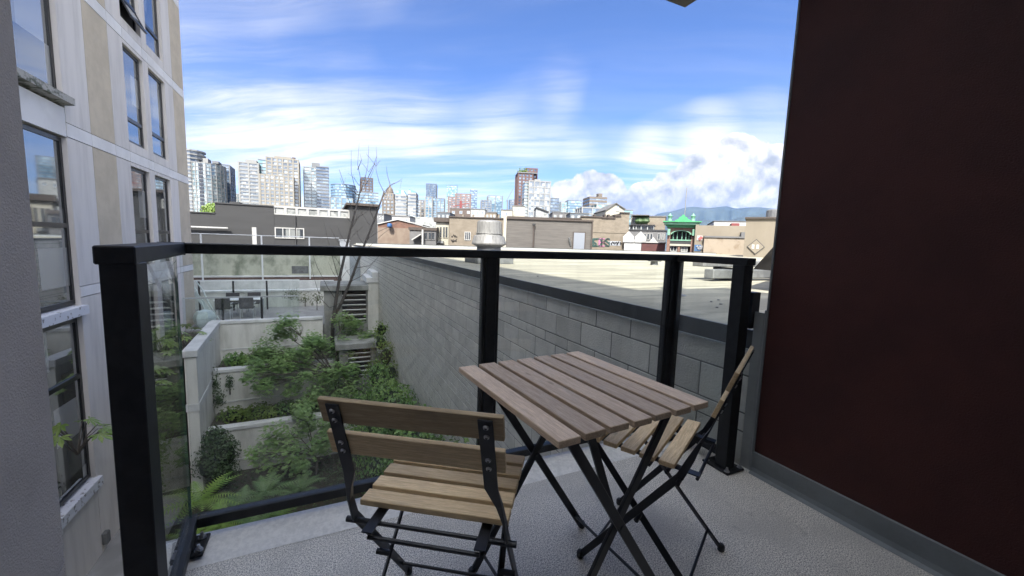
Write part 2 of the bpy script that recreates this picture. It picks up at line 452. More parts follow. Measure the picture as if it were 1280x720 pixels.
# raised, rounded edge of the coating along the open sides
lip = MB()
prof = [(-0.155, 0.001), (-0.12, 0.006), (-0.085, 0.013), (-0.03, 0.017), (0.004, 0.016), (0.006, -0.03)]
n0 = len(lip.v)
pathp = [((XL - 0.002, -1.2), (0, 0)), ]
def lip_strip(p0, p1, nrm2):
    n = len(lip.v)
    for p in (p0, p1):
        for (o_, z_) in prof: lip.v.append((p[0] + nrm2[0] * o_, p[1] + nrm2[1] * o_, z_))
    k = len(prof)
    for i in range(k - 1): lip.f.append((n + i, n + i + 1, n + k + i + 1, n + k + i))
lip_strip((XL, YF), (XR - 0.02, YF), (0, 1))
e1 = link('edge_lip', lip.mesh('edge_lip', smooth=True), 'lip_coating', floor)
mat('membrane', (0.15, 0.165, 0.17), 0.5, var=0.12, vscale=6, bump=0.15, bscale=60)
sk = MB()
sk.prism_y([(1.93, -0.001), (1.90, 0.001), (1.915, 0.012), (1.921, 0.03), (1.922, 0.106), (1.93, 0.110)], YB, 1.195)
link('wall_upturn', sk.mesh('wall_upturn'), 'membrane', floor)
mat('moss', (0.075, 0.11, 0.025), 0.95, col2=(0.03, 0.05, 0.012), vscale=60, bump=0.9, bscale=120)
mo = MB()
for i in range(240):
    x = random.uniform(-0.36, 1.7); y = 1.690 + random.uniform(0.0, 0.02); r = random.uniform(0.004, 0.011); z = -0.012 + random.uniform(-0.015, 0.015)
    mo.lathe([(r * 0.7, -r * 0.6), (r, 0), (r * 0.6, r * 0.7)], 6, (x, y, z))
mo_o = link('moss_growth', mo.mesh('moss_growth', smooth=True), 'moss', floor); mo_o['kind'] = 'stuff'

# ================================================================ red side wall, block of our own building
mat('red_stucco', (0.062, 0.0185, 0.015), 0.62, col2=(0.045, 0.0135, 0.0115), vscale=3, bump=0.35, bscale=190, spec=0.3)
rw = thing('red_side_wall', 'dark red stucco wall closing the side of the balcony', 'wall', (1.93, 0, -0.22))
wpart(rw, 'stucco_face', MB().box(1.93, 2.18, -6.0, 1.193, -0.22, 3.45), 'red_stucco')
mat('edge_trim', (0.20, 0.21, 0.215), 0.5, var=0.1, vscale=4)
wpart(rw, 'edge_trim', MB().box(1.926, 1.945, 1.195, 1.203, 0.0, 3.45), 'edge_trim')
mat('trim_metal', (0.33, 0.345, 0.34), 0.45, 0.2, var=0.1, vscale=5)
tm = thing('metal_corner_flashing', 'tall grey sheet metal channel between the red wall and the block wall', 'flashing', (1.94, 1.24, 0))
wpart(tm, 'channel_web', MB().box(1.930, 1.962, 1.207, 1.213, 0.0, 0.82), 'trim_metal')
wpart(tm, 'channel_flange', MB().box(1.930, 1.936, 1.215, 1.262, 0.0, 0.805), 'trim_metal')
wpart(tm, 'channel_flange', MB().box(1.938, 1.962, 1.250, 1.256, 0.0, 0.80), 'trim_metal')
wpart(tm, 'dark_bracket', MB().box(1.905, 1.962, 1.262, 1.30, 0.72, 0.90), 'black_metal')
for k in range(3): wpart(tm, 'rivet', MB().lathe([(0.004, 0), (0.003, 0.003)], 8, (1.945, 1.205, 0.1 + 0.33 * k)), 'screw')
# wall behind the viewer with the apartment's glazed door, and the storey above
mat('grey_stucco', (0.55, 0.485, 0.42), 0.8, var=0.08, vscale=5, bump=0.4, bscale=260)
mat('soffit', (0.42, 0.41, 0.40), 0.8, var=0.06, vscale=3)
gw = thing('grey_wing_wall', 'smooth dark grey stucco wing wall at the near end of the balcony guard', 'wall', (-0.6, 0, -0.22))
wpart(gw, 'stucco_face', MB().box(-0.72, -0.42, -1.25, 0.912, -0.22, 2.46), 'grey_stucco', bevel=0.006)
ow = thing('apartment_wall', 'grey apartment front with glazed sliding door behind the balcony', 'wall', (0.7, -1.25, -0.22))
wpart(ow, 'wall', MB().box(-0.72, 1.928, -1.55, -1.252, -0.22, 4.75), 'soffit')
mat_window('room_glass', (0.05, 0.05, 0.05), 0.12, (0.3, 0.28, 0.25), 3.0, 0.3)
dd = wpart(ow, 'sliding_door', MB().box(-0.3, 1.88, -1.250, -1.22, 0.05, 2.15), 'room_glass')
for x in (-0.3, 0.78, 1.84): wpart(dd, 'door_frame', MB().box(x, x + 0.06, -1.25, -1.20, 0.03, 2.2), 'black_metal')
us = thing('added_canopy', 'dark frame corner overhead with a glass canopy added to let daylight in', 'canopy', (0.7, 0.2, 2.46))  # only the dark corner is in view; the rest is made up
wpart(us, 'frame_beam', MB().box(-0.72, 1.872, 1.70, 1.80, 2.46, 2.60), 'dark_beam' if 'dark_beam' in MATS else mat('dark_beam', (0.035, 0.034, 0.032), 0.6, var=0.2, vscale=5))
wpart(us, 'frame_beam', MB().box(1.772, 1.874, -1.25, 1.698, 2.462, 2.598), 'dark_beam')
wpart(us, 'frame_beam', MB().box(-0.72, -0.62, -1.25, 1.698, 2.462, 2.598), 'dark_beam')
for y in (-0.3, 0.7): wpart(us, 'rafter', MB().box(-0.618, 1.770, y, y + 0.05, 2.50, 2.59), 'dark_beam')
wpart(us, 'added_glass_roof', MB().box(-0.70, 1.86, -0.29, 1.79, 2.602, 2.612), 'clear_glass')  # glass instead of a slab, added so skylight reaches the floor
wpart(us, 'added_solid_roof', MB().box(-0.70, 1.86, -1.25, -0.30, 2.602, 2.66), 'soffit')  # unseen solid strip added to darken the rear of the balcony
ub = thing('own_apartment_block', 'upper storeys of the apartment block behind the balcony', 'building', (-3, -4, -9))
wpart(ub, 'upper_wall', MB().box(-4.6, 1.0, -8, -1.56, 2.2, 6.5), 'grey_stucco')  # unseen; height and right edge shaped to keep sun off the balcony
wpart(ub, 'lower_wall', MB().box(-4.6, 1.92, -8, -1.57, -9, 2.199), 'grey_stucco')
wpart(ub, 'parapet', MB().box(-4.7, 1.05, -8, -1.5, 6.5, 6.65), 'soffit')

# ================================================================ guard
gd = thing('balcony_guard', 'black metal balcony guard with clear glass panels around the corner', 'railing', (0.7, 1.68, 0))
RY = 1.685; RX = 1.83; GX = -0.392
H0, H1 = 1.034, 1.069
def gp(name, mb, m, **kw): return wpart(gd, name, mb, m, **kw)
def skew(mb):
    """the left side of the guard runs slightly outwards"""
    mb.v = [(x - 0.10 * (y - 1.10), y, z) for x, y, z in mb.v]; return mb
GXF = GX - 0.10 * (RY - 1.10)
gp('top_rail', MB().box(GXF - 0.034, RX + 0.034, RY - 0.030, RY + 0.030, H0, H1), 'black_metal', bevel=0.003)
gp('top_rail', skew(MB().box(GX - 0.036, GX + 0.032, 1.10, RY - 0.032, H0 - 0.003, H1 + 0.001)), 'black_metal', bevel=0.003)
gp('top_rail', MB().box(RX - 0.030, RX + 0.0325, 1.235, RY - 0.032, H0, H1 + 0.0005), 'black_metal', bevel=0.003)
# bottom rails
gp('bottom_rail', MB().box(GXF + 0.022, RX - 0.03, RY - 0.020, RY + 0.020, 0.052, 0.088), 'black_metal', bevel=0.002)
gp('bottom_rail', skew(MB().box(GX - 0.020, GX + 0.020, 1.17, RY + 0.019, 0.052, 0.0875)), 'trim_dark' if 'trim_dark' in MATS else 'black_metal', bevel=0.002)
gp('bottom_rail', MB().box(RX - 0.020, RX + 0.020, 1.31, RY - 0.05, 0.055, 0.089), 'black_metal', bevel=0.002)
# posts
def post(x0, x1, y0, y1, z0=0.006, z1=H0): return gp('post', MB().box(x0, x1, y0, y1, z0, z1), 'black_metal', bevel=0.002)
p1 = post(0.655, 0.705, RY - 0.024, RY + 0.026)
p2 = post(RX - 0.052, RX - 0.004, RY - 0.026, RY + 0.026)
p3 = post(RX - 0.032, RX + 0.032, 1.245, 1.309)
p4 = post(GX - 0.030, GX + 0.030, 1.105, 1.165)
for x in (0.640, 0.7085): gp('glass_stop', MB().box(x, x + 0.0115, RY - 0.018, RY + 0.018, 0.09, H0 - 0.001), 'seal')
gp('glass_stop', MB().box(RX - 0.068, RX - 0.0535, RY - 0.018, RY + 0.018, 0.09, H0 - 0.001), 'seal')
gp('glass_stop', MB().box(RX - 0.018, RX + 0.012, RY - 0.045, RY - 0.028, 0.09, H0 - 0.001), 'seal')
mat('post_side', (0.10, 0.105, 0.115), 0.4, 0.3)
gp('glass_stop', MB().box(GX - 0.016, GX + 0.016, 1.167, 1.183, 0.09, H0 - 0.004), 'post_side')
# glass panes, thin sheets with a green cut edge
def pane(name, x0, x1, y0, y1, z0=0.089, z1=H0 - 0.002):
    b_ = MB().box(x0, x1, y0, y1, z0, z1)
    return gp(name, skew(b_) if x1 < -0.3 else b_, 'clear_glass')
pane('glass_pane', GXF + 0.012, 0.6385, RY - 0.004, RY + 0.004)
pane('glass_pane', 0.7215, RX - 0.0685, RY - 0.004, RY + 0.004)
pane('glass_pane', RX - 0.006, RX + 0.002, 1.311, RY - 0.046)
g4 = pane('glass_pane', GX - 0.004, GX + 0.004, 1.196, RY - 0.006)
wpart(g4, 'cut_edge', skew(MB().box(GX - 0.0045, GX + 0.0045, 1.190, 1.1955, 0.089, H0 - 0.006)), 'glass_edge')
wpart(g4, 'cut_edge', skew(MB().box(GX - 0.0043, GX + 0.0043, RY - 0.0055, RY - 0.004, 0.0895, H0 - 0.006)), 'glass_edge')
# base plates with anchor bolts
def plate(parent, x0, x1, y0, y1, bolts, z0=0.001):
    pl = wpart(parent, 'base_plate', MB().box(x0, x1, y0, y1, z0, z0 + 0.011), 'black_metal', bevel=0.003)
    for (bx, by) in bolts:
        b = MB().lathe([(0.013, z0 + 0.012), (0.013, z0 + 0.0145)], 12, (bx, by, 0)).lathe([(0.009, z0 + 0.0147), (0.009, z0 + 0.022), (0.0055, z0 + 0.0222), (0.005, z0 + 0.033)], 6, (bx, by, 0))
        wpart(pl, 'anchor_bolt', b, 'screw')
plate(p3, RX - 0.055, RX + 0.070, 1.215, 1.365, [(RX - 0.040, 1.232), (RX + 0.055, 1.232), (RX - 0.040, 1.348), (RX + 0.055, 1.348)])
plate(p1, 0.620, 0.740, RY - 0.12, RY + 0.02, [(0.635, RY - 0.105), (0.725, RY - 0.105)], 0.014)
plate(p2, RX - 0.12, RX + 0.01, RY - 0.12, RY + 0.0, [(RX - 0.105, RY - 0.105)], 0.014)
cs = gp('corner_foot', skew(MB().box(GX - 0.018, GX + 0.018, 1.575, 1.655, 0.03, 0.0515)), 'black_metal')
plate(cs, GXF - 0.03, GXF + 0.060, 1.555, 1.668, [(GXF + 0.045, 1.578), (GXF + 0.040, 1.645)], 0.016)
plate(p4, GX - 0.06, GX + 0.06, 1.06, 1.21, [(GX + 0.045, 1.075), (GX + 0.045, 1.195)])
# top-rail joint sleeves
gp('rail_sleeve', MB().box(GXF - 0.0355, GXF + 0.036, RY - 0.0335, RY - 0.0305, H0 - 0.004, H1 + 0.002), 'black_metal')

# ================================================================ folding table
def feet(parent, pts, rx=0.013):
    for p in pts: part(parent, 'foot_cap', MB().lathe([(rx * 0.8, 0), (rx, 0.004), (rx, 0.020), (rx * 0.7, 0.026)], 10, (p[0], p[1], 0)), 'black_plastic', smooth=False)
tb = thing('folding_table', 'square slatted wooden folding table on crossed black metal legs', 'table', (0.652, 0.953, 0.001), rad(4.5))
TW, TL, TZ = 0.492, 0.545, 0.700
sw = 0.0585; pitch = (TW - sw) / 6
slat_me = MB().box(-TL / 2, TL / 2, -sw / 2, sw / 2, -0.017, 0).mesh('table_slat', 0.0025, 2)
for i in range(7):
    o = link('slat', slat_me, 'wood_table', tb, (-TW / 2 + sw / 2 + i * pitch, random.uniform(-0.002, 0.002), TZ), (0, 0, rad(90)))
for y in (-0.205, 0.215):
    part(tb, 'top_support', MB().box(-0.225, 0.225, y - 0.012, y + 0.012, TZ - 0.026, TZ - 0.0172), 'chair_metal')
yn, yf = -0.200, 0.222
for y, dy in ((yn, 0.0075), (yf, -0.0075)):
    part(tb, 'leg', MB().bar((-0.175, y, 0.676), (0.262, y, 0.012), 0.010, 0.026, (0.83, 0, 0.55)), 'chair_metal', bevel=0.0015)
    part(tb, 'leg', MB().bar((0.215, y + dy * 1.6, 0.676), (-0.205, y + dy * 1.6, 0.012), 0.010, 0.026, (-0.83, 0, 0.55)), 'chair_metal', bevel=0.0015)
    part(tb, 'pivot', MB().tube([(0.030, y - 0.008, 0.366), (0.030, y + 0.020 * (1 if dy > 0 else -1), 0.366)], 0.009, 10), 'chair_metal')
part(tb, 'brace', MB().bar((-0.085, yn + 0.03, 0.672), (0.028, yn + 0.024, 0.368), 0.006, 0.022, (0.9, 0, 0.35)), 'chair_metal')
part(tb, 'stretcher', MB().tube([(0.228, yn, 0.062), (0.228, yf, 0.062)], 0.0052, 8), 'chair_metal')
part(tb, 'stretcher', MB().tube([(-0.172, yn, 0.062), (-0.172, yf, 0.062)], 0.0052, 8), 'chair_metal')
feet(tb, [(0.265, yn), (0.265, yf), (-0.21, yn + 0.012), (-0.21, yf - 0.012)])

# ================================================================ folding chairs
def make_chair(label, loc, rz):
    c = thing('folding_chair', label, 'chair', loc, rz, 'folding chairs at the balcony table')
    sl = MB().box(-0.188, 0.188, -0.0235, 0.0235, -0.008, 0.008).mesh('seat_slat', 0.0025, 2)
    for i in range(5): link('seat_slat', sl, 'wood_chair', c, (0, -0.066 + i * 0.0605, 0.447 + 0.001 * i))
    for s in (-1, 1):
        part(c, 'seat_rail', MB().bar((s * 0.135, -0.152, 0.420), (s * 0.135, 0.205, 0.4375), 0.026, 0.004), 'chair_metal')
        # back upright: flat strap at the top, twisted edge-on below, running on to the front foot
        up = MB()
        xt, xp = s * 0.160, s * 0.190
        P = [(xt, -0.238, 0.764), (s * 0.163, -0.175, 0.585), (s * 0.178, -0.150, 0.530), (s * 0.186, -0.134, 0.488), (xp, -0.108, 0.425), (xp, -0.085, 0.395), (s * 0.186, 0.196, 0.014)]
        wid = [(0.030, 0.004), (0.030, 0.004), (0.014, 0.012), (0.006, 0.020), (0.006, 0.024), (0.006, 0.024), (0.006, 0.022)]
        n0 = len(up.v)
        for i, p in enumerate(P):
            d = (Vector(P[min(i + 1, len(P) - 1)]) - Vector(P[max(i - 1, 0)])).normalized()
            a = Vector((1, 0, 0)); b = d.cross(a).normalized()
            for (u, v) in ((-1, -1), (1, -1), (1, 1), (-1, 1)): up.v.append(tuple(Vector(p) + a * (u * wid[i][0] / 2) + b * (v * wid[i][1] / 2)))
        for i in range(len(P) - 1):
            for k in range(4): up.f.append((n0 + 4 * i + k, n0 + 4 * i + (k + 1) % 4, n0 + 4 * i + 4 + (k + 1) % 4, n0 + 4 * i + 4 + k))
        up.f.append((n0, n0 + 1, n0 + 2, n0 + 3)); m_ = n0 + 4 * (len(P) - 1); up.f.append((m_ + 3, m_ + 2, m_ + 1, m_))
        u_ = part(c, 'upright', up, 'chair_metal', bevel=0.001)
        for z in (0.748, 0.725, 0.666, 0.643):
            f = (z - 0.585) / (0.764 - 0.585); y = -0.175 + f * -0.063
            part(u_, 'screw', MB().tube([(s * 0.1615, y - 0.0045, z - 0.0015), (s * 0.1615, y - 0.0018, z)], [0.0052, 0.0062], 12), 'screw')
            part(u_, 'screw_recess', MB().tube([(s * 0.1615, y - 0.0050, z - 0.0015), (s * 0.1615, y - 0.0044, z - 0.0015)], 0.0030, 8), 'black_plastic')
        part(c, 'rear_leg', MB().bar((s * 0.150, 0.190, 0.428), (s * 0.165, -0.192, 0.014), 0.006, 0.022, (0, 0.7, 0.7)), 'chair_metal', bevel=0.001)
        part(c, 'pivot', MB().tube([(s * 0.130, -0.107, 0.412), (s * 0.212, -0.107, 0.412)], 0.0075, 10), 'chair_metal')
        part(c, 'cross_pivot', MB().tube([(s * 0.152, 0.010, 0.233), (s * 0.196, 0.010, 0.233)], 0.008, 10), 'chair_metal')
    bs = MB().box(-0.195, 0.195, -0.006, 0.006, -0.030, 0.030).mesh('back_slat', 0.002, 2)
    tilt = math.atan2(0.063, 0.179)
    for z in (0.741, 0.657):
        f = (z - 0.585) / 0.179; y = -0.175 - f * 0.063
        link('back_slat', bs, 'wood_chair', c, (0, y + 0.009, z + 0.003), (tilt, 0, 0))
    for (y, z, r, x) in ((-0.107, 0.412, 0.0052, 0.13), (-0.146, 0.405, 0.0052, 0.135), (-0.005, 0.405, 0.0052, 0.15), (0.150, 0.080, 0.0048, 0.186), (-0.148, 0.065, 0.0048, 0.162)):
        part(c, 'rod', MB().tube([(-x, y, z), (x, y, z)], r, 8), 'chair_metal')
    feet(c, [(0.186, 0.200), (-0.186, 0.200), (0.166, -0.197), (-0.166, -0.197)], 0.0125)
    return c
make_chair('wooden slat folding chair seen from behind, its seat clear of the table', (0.275, 0.965, 0.001), rad(-34.6))
make_chair('wooden slat folding chair with its seat tucked under the table beside the end post', (1.065, 0.985, 0.001), rad(28.8))

# ================================================================ ground
mat('asphalt', (0.05, 0.05, 0.052), 0.9, var=0.2, vscale=0.3)
gnd = MB(); gnd.poly([(-2400, -3400, -9.0), (14400, -3400, -9.0), (14400, 12400, -9.0), (-2400, 12400, -9.0)])
struct('ground', gnd, 'asphalt')

# ================================================================ neighbour: painted block building with flat roof
WX = 1.97
mat('block_paint', (0.63, 0.61, 0.545), 0.75, col2=(0.53, 0.515, 0.46), vscale=5, bump=0.7, bscale=70, rnd=0.10)
mat('mortar', (0.17, 0.17, 0.158), 0.9, var=0.2, vscale=20)
mat('flashing_dark', (0.045, 0.048, 0.05), 0.5, var=0.15, vscale=4, bump=0.05)
mat('flashing_drip', (0.36, 0.38, 0.38), 0.4)
nb = thing('block_building', 'long low neighbour building with grey painted block wall and flat gravel roof', 'building', (WX, 10, -9))
wpart(nb, 'mortar_core', MB().box(WX + 0.0035, WX + 0.25, 1.27, 34.0, -9, 0.62), 'mortar')
courses = []; z = 0.604; first = True; k = 0
courses.append((z - 0.145, z)); z -= 0.145
pat = (0.20, 0.10, 0.20, 0.20, 0.10)
while z > -6.0:
    h = pat[k % 5]; courses.append((z - h, z)); z -= h; k += 1
blocks = []
for r, (a, b) in enumerate(courses):
    off = 0.2 if r % 2 else 0.0
    y = 1.27 - (0.4 - off) + 0.11
    while y < 34:
        y0, y1 = max(y, 1.275), min(y + 0.4, 34)
        if y1 - y0 > 0.05: blocks.append((y0, y1, a, b))
        y += 0.4
vis = lambda q: -(0.5 * (q[0] + q[1])) if q[3] > -1.6 else -99 - q[0]
blocks.sort(key=vis, reverse=True)
jt = 0.008
cache = {}
for q in blocks[:300]:
    w, h = round(q[1] - q[0] - jt, 3), round(q[3] - q[2] - jt, 3)
    if (w, h) not in cache: cache[(w, h)] = MB().box(0, 0.035, -w / 2, w / 2, -h / 2, h / 2).mesh('block', 0.0035)
    dx = random.uniform(-0.0012, 0.0012)
    link('block', cache[(w, h)], 'block_paint', nb, (dx, (q[0] + q[1]) / 2 - 10, (q[2] + q[3]) / 2 + 9))
rest = MB()
for q in blocks[300:]:
    d = random.uniform(-0.0015, 0.0015)
    rest.box(WX + d, WX + 0.03, q[0] + 0.008, q[1] - 0.008, q[2] + 0.008, q[3] - 0.008)
wpart(nb, 'block_courses', rest, 'block_paint', stuff=True)
wpart(nb, 'flashing', MB().box(WX - 0.018, WX + 0.002, 1.22, 34.02, 0.608, 0.705), 'flashing_dark')
wpart(nb, 'flashing_drip', MB().box(WX - 0.024, WX + 0.003, 1.22, 34.02, 0.598, 0.6075), 'flashing_drip')
def mat_roof():
    m = bpy.data.materials.new('roof_membrane'); m.use_nodes = True
    t = m.node_tree; N = NT(t); b = t.nodes['Principled BSDF']
    oc = N.n('ShaderNodeTexCoord').outputs['Object']
    a = N.noise(N.mapping(oc, scale=(0.30, 2.4, 1), rot=(0, 0, rad(-24))), 1.5, 8, 0.62, 0.8)
    s = N.noise(oc, 26.0, 4, 0.6); big = N.noise(oc, 0.35, 4, 0.55)
    c = N.mix(N.ss(a, 0.36, 0.66), (0.325, 0.305, 0.235), (0.165, 0.157, 0.12))
    c = N.mix(N.ss(s, 0.55, 0.75, 0, 0.5), c, (0.13, 0.128, 0.10))
    c = N.mix(N.ss(big, 0.48, 0.66, 0, 0.55), c, (0.20, 0.19, 0.15))
    t.links.new(c, b.inputs['Base Color']); b.inputs['Roughness'].default_value = 0.85
    bp = N.n('ShaderNodeBump'); bp.inputs['Strength'].default_value = 0.4; bp.inputs['Distance'].default_value = 0.01
    t.links.new(s, bp.inputs['Height']); t.links.new(bp.outputs[0], b.inputs['Normal'])
    MATS['roof_membrane'] = m
mat_roof()
rf = MB(); N1, N2 = 26, 30
wpart(nb, 'roof', MB().box(WX + 0.004, 46, -12, 34.0, 0.45, 0.66), 'roof_membrane')
wpart(nb, 'parapet', MB().box(WX + 0.003, WX + 0.30, 1.22, 33.9, 0.62, 0.692), 'roof_membrane')
wpart(nb, 'far_curb', MB().box(WX + 0.3, 46, 33.7, 34.01, 0.62, 0.78), 'flashing_drip')
wpart(nb, 'far_curb_cap', MB().box(WX + 0.31, 46.02, 33.66, 34.05, 0.781, 0.81), 'flashing_dark')
bd = MB().box(WX + 0.26, 46, -12.0, -11.8, -9, 0.45).box(45.8, 46, -11.8, 33.8, -9, 0.45).box(WX + 0.26, 45.8, 33.6, 33.99, -9, 0.449)
wpart(nb, 'outer_wall', bd, 'block_paint')

mat('galvanised', (0.20, 0.20, 0.195), 0.55, 0.15, col2=(0.11, 0.112, 0.11), vscale=7, stretch=(3, 3, 0.5), lo=0.3, hi=0.7)
mat('curb_metal', (0.13, 0.135, 0.135), 0.55, 0.2, var=0.25, vscale=6)
vt = thing('roof_exhaust_fan', 'round galvanised exhaust fan hood on a dark square roof curb', 'roof vent', (3.33, 8.35, 0.66))
vt.scale = (1, 1, 0.9)
part(vt, 'curb', MB().box(-0.42, 0.42, -0.42, 0.42, 0.0, 0.235), 'curb_metal', bevel=0.01)
part(vt, 'curb_flange', MB().box(-0.46, 0.46, -0.46, 0.46, 0.236, 0.265), 'curb_metal')
part(vt, 'neck', MB().lathe([(0.27, 0.266), (0.27, 0.40)], 28), 'curb_metal', smooth=True)
part(vt, 'wind_band', MB().lathe([(0.27, 0.40), (0.38, 0.46), (0.385, 0.49), (0.34, 0.66), (0.33, 0.67), (0.30, 0.675)], 28), 'galvanised')
part(vt, 'motor_hood', MB().lathe([(0.295, 0.676), (0.285, 0.70), (0.268, 1.0), (0.262, 1.02), (0.20, 1.045), (0.05, 1.06)], 28), 'galvanised')
part(vt, 'seam', MB().lathe([(0.300, 0.715), (0.303, 0.72), (0.300, 0.735)], 28), 'galvanised')
for a in range(6):
    t = a * math.pi / 3 + 0.2
    part(vt, 'rib', MB().bar((0.287 * math.cos(t), 0.287 * math.sin(t), 0.70), (0.270 * math.cos(t), 0.270 * math.sin(t), 1.0), 0.02, 0.012, (math.cos(t), math.sin(t), 0)), 'galvanised')
vp = thing('roof_vent_pipe', 'short stained metal vent pipe standing on the shaded roof edge', 'pipe', (3.05, 2.80, 0.66))
mat('stained_zinc', (0.30, 0.31, 0.30), 0.5, 0.4, col2=(0.17, 0.17, 0.165), vscale=8, stretch=(2, 2, 0.6))
part(vp, 'stack', MB().lathe([(0.058, 0), (0.052, 0.02), (0.050, 0.185), (0.044, 0.19)], 18), 'stained_zinc', smooth=True)
part(vp, 'collar', MB().lathe([(0.0515, 0.192), (0.056, 0.195), (0.055, 0.265), (0.045, 0.268)], 18), 'stained_zinc', smooth=True)
part(vp, 'flange', MB().lathe([(0.11, 0.001), (0.10, 0.008), (0.06, 0.015)], 18), 'curb_metal')
sv = thing('mushroom_roof_vent', 'small dark mushroom vent out in the middle of the sunlit roof', 'roof vent', (8.0, 8.1, 0.66))
part(sv, 'stem', MB().lathe([(0.10, 0), (0.09, 0.10)], 14), 'curb_metal')
part(sv, 'cap', MB().lathe([(0.17, 0.10), (0.18, 0.13), (0.12, 0.19), (0.03, 0.21)], 14), 'curb_metal', smooth=True)
# odds and ends on the roof
db = []
for i, (x, y) in enumerate([(3.0, 2.35), (3.18, 2.42), (2.95, 2.22), (3.3, 2.25), (3.5, 2.3), (2.75, 2.1), (2.7, 4.9), (2.72, 6.6)]):
    r = random.uniform(0.007, 0.014)
    m = MB().lathe([(r, 0), (r * 1.3, r * 0.4), (r * 0.7, r * 0.9)], 7, (x, y, 0.6605))
    single('roof_pebble', m, 'curb_metal', 'loose dark pebble lying on the shaded edge of the flat roof', 'pebble', 'pebbles on the flat roof')
# dark lean-to and pale ducts by the red wall
mat('dark_metal_sheet', (0.011, 0.0105, 0.010), 0.95, var=0.3, vscale=3, spec=0.03)
lt = thing('dark_leanto_cover', 'dark sloping metal cover rising above the roof beside the red wall', 'cover', (6.2, 3.3, 0.66))
wpart(lt, 'sloped_cover', MB().prism_y([(4.48, 0.90), (6.4, 0.86), (6.4, 2.55), (4.97, 1.30)], 2.6, 3.0), 'dark_metal_sheet')
wpart(lt, 'support', MB().box(5.30, 5.36, 2.65, 2.71, 0.661, 0.9), 'dark_metal_sheet')
wpart(lt, 'support', MB().box(5.30, 5.36, 2.88, 2.94, 0.661, 0.9), 'dark_metal_sheet')
dc = thing('white_roof_duct', 'pale sheet metal ducts lying low on the roof behind the end post', 'duct', (6.4, 4.3, 0.66))
wpart(dc, 'duct', MB().box(5.0, 7.6, 4.10, 4.3, 0.86, 0.95), 'galvanised', bevel=0.01)
wpart(dc, 'duct', MB().box(5.0, 7.6, 3.92, 4.08, 0.70, 0.83), 'curb_metal', bevel=0.01)
for x in (5.4, 7.0): wpart(dc, 'cradle', MB().box(x, x + 0.06, 3.95, 4.25, 0.661, 0.858), 'dark_metal_sheet')

# ================================================================ apartment building on the left
FX = -4.5
mat('panel_grey', (0.63, 0.60, 0.565), 0.7, col2=(0.48, 0.455, 0.43), vscale=1.5, bump=0.12, bscale=30, rnd=0.04, stretch=(2.5, 2.5, 0.3), lo=0.40, hi=0.78)
mat('panel_tan', (0.54, 0.47, 0.36), 0.8, col2=(0.46, 0.40, 0.305), vscale=2.0, bump=0.2, bscale=40, rnd=0.03)
mat('band_grey', (0.72, 0.71, 0.695), 0.65, col2=(0.63, 0.62, 0.605), vscale=1.5)
mat('joint_dark', (0.03, 0.03, 0.032), 0.9)
mat('mossy_ledge', (0.36, 0.355, 0.33), 0.85, col2=(0.09, 0.10, 0.075), vscale=7, stretch=(1, 1, 1.5), lo=0.45, hi=0.6, bump=0.4, bscale=50)
mat('peeling_sill', (0.62, 0.63, 0.66), 0.7, col2=(0.24, 0.23, 0.22), vscale=9, lo=0.55, hi=0.62, bump=0.3, bscale=40)
mat('window_frame', (0.012, 0.0125, 0.014), 0.35)
mat_window('window_glass', (0.05, 0.05, 0.045), 0.24, (0.30, 0.30, 0.28), 0.75, 0.35)
ab = thing('apartment_building', 'tall apartment building with grey and tan panels and black framed windows', 'building', (FX, 13, -9))
wpart(ab, 'core_wall', MB().box(-14.5, FX - 0.20, -16, 18.78, -9, 13.8), 'joint_dark')
wpart(ab, 'gable_wall', MB().box(-14.5, FX - 0.02, 18.79, 18.85, -9, 13.8), 'panel_tan')
wpart(ab, 'roof_parapet', MB().box(-14.6, FX + 0.05, -16, 18.9, 13.8, 14.2), 'band_grey')
def panel(y0, y1, z0, z1, m, t=0.20, proud=0.0, name='panel', g=0.008):
    return wpart(ab, name, MB().box(FX - t, FX + proud, y0 + g, y1 - g, z0 + g, z1 - g), m)
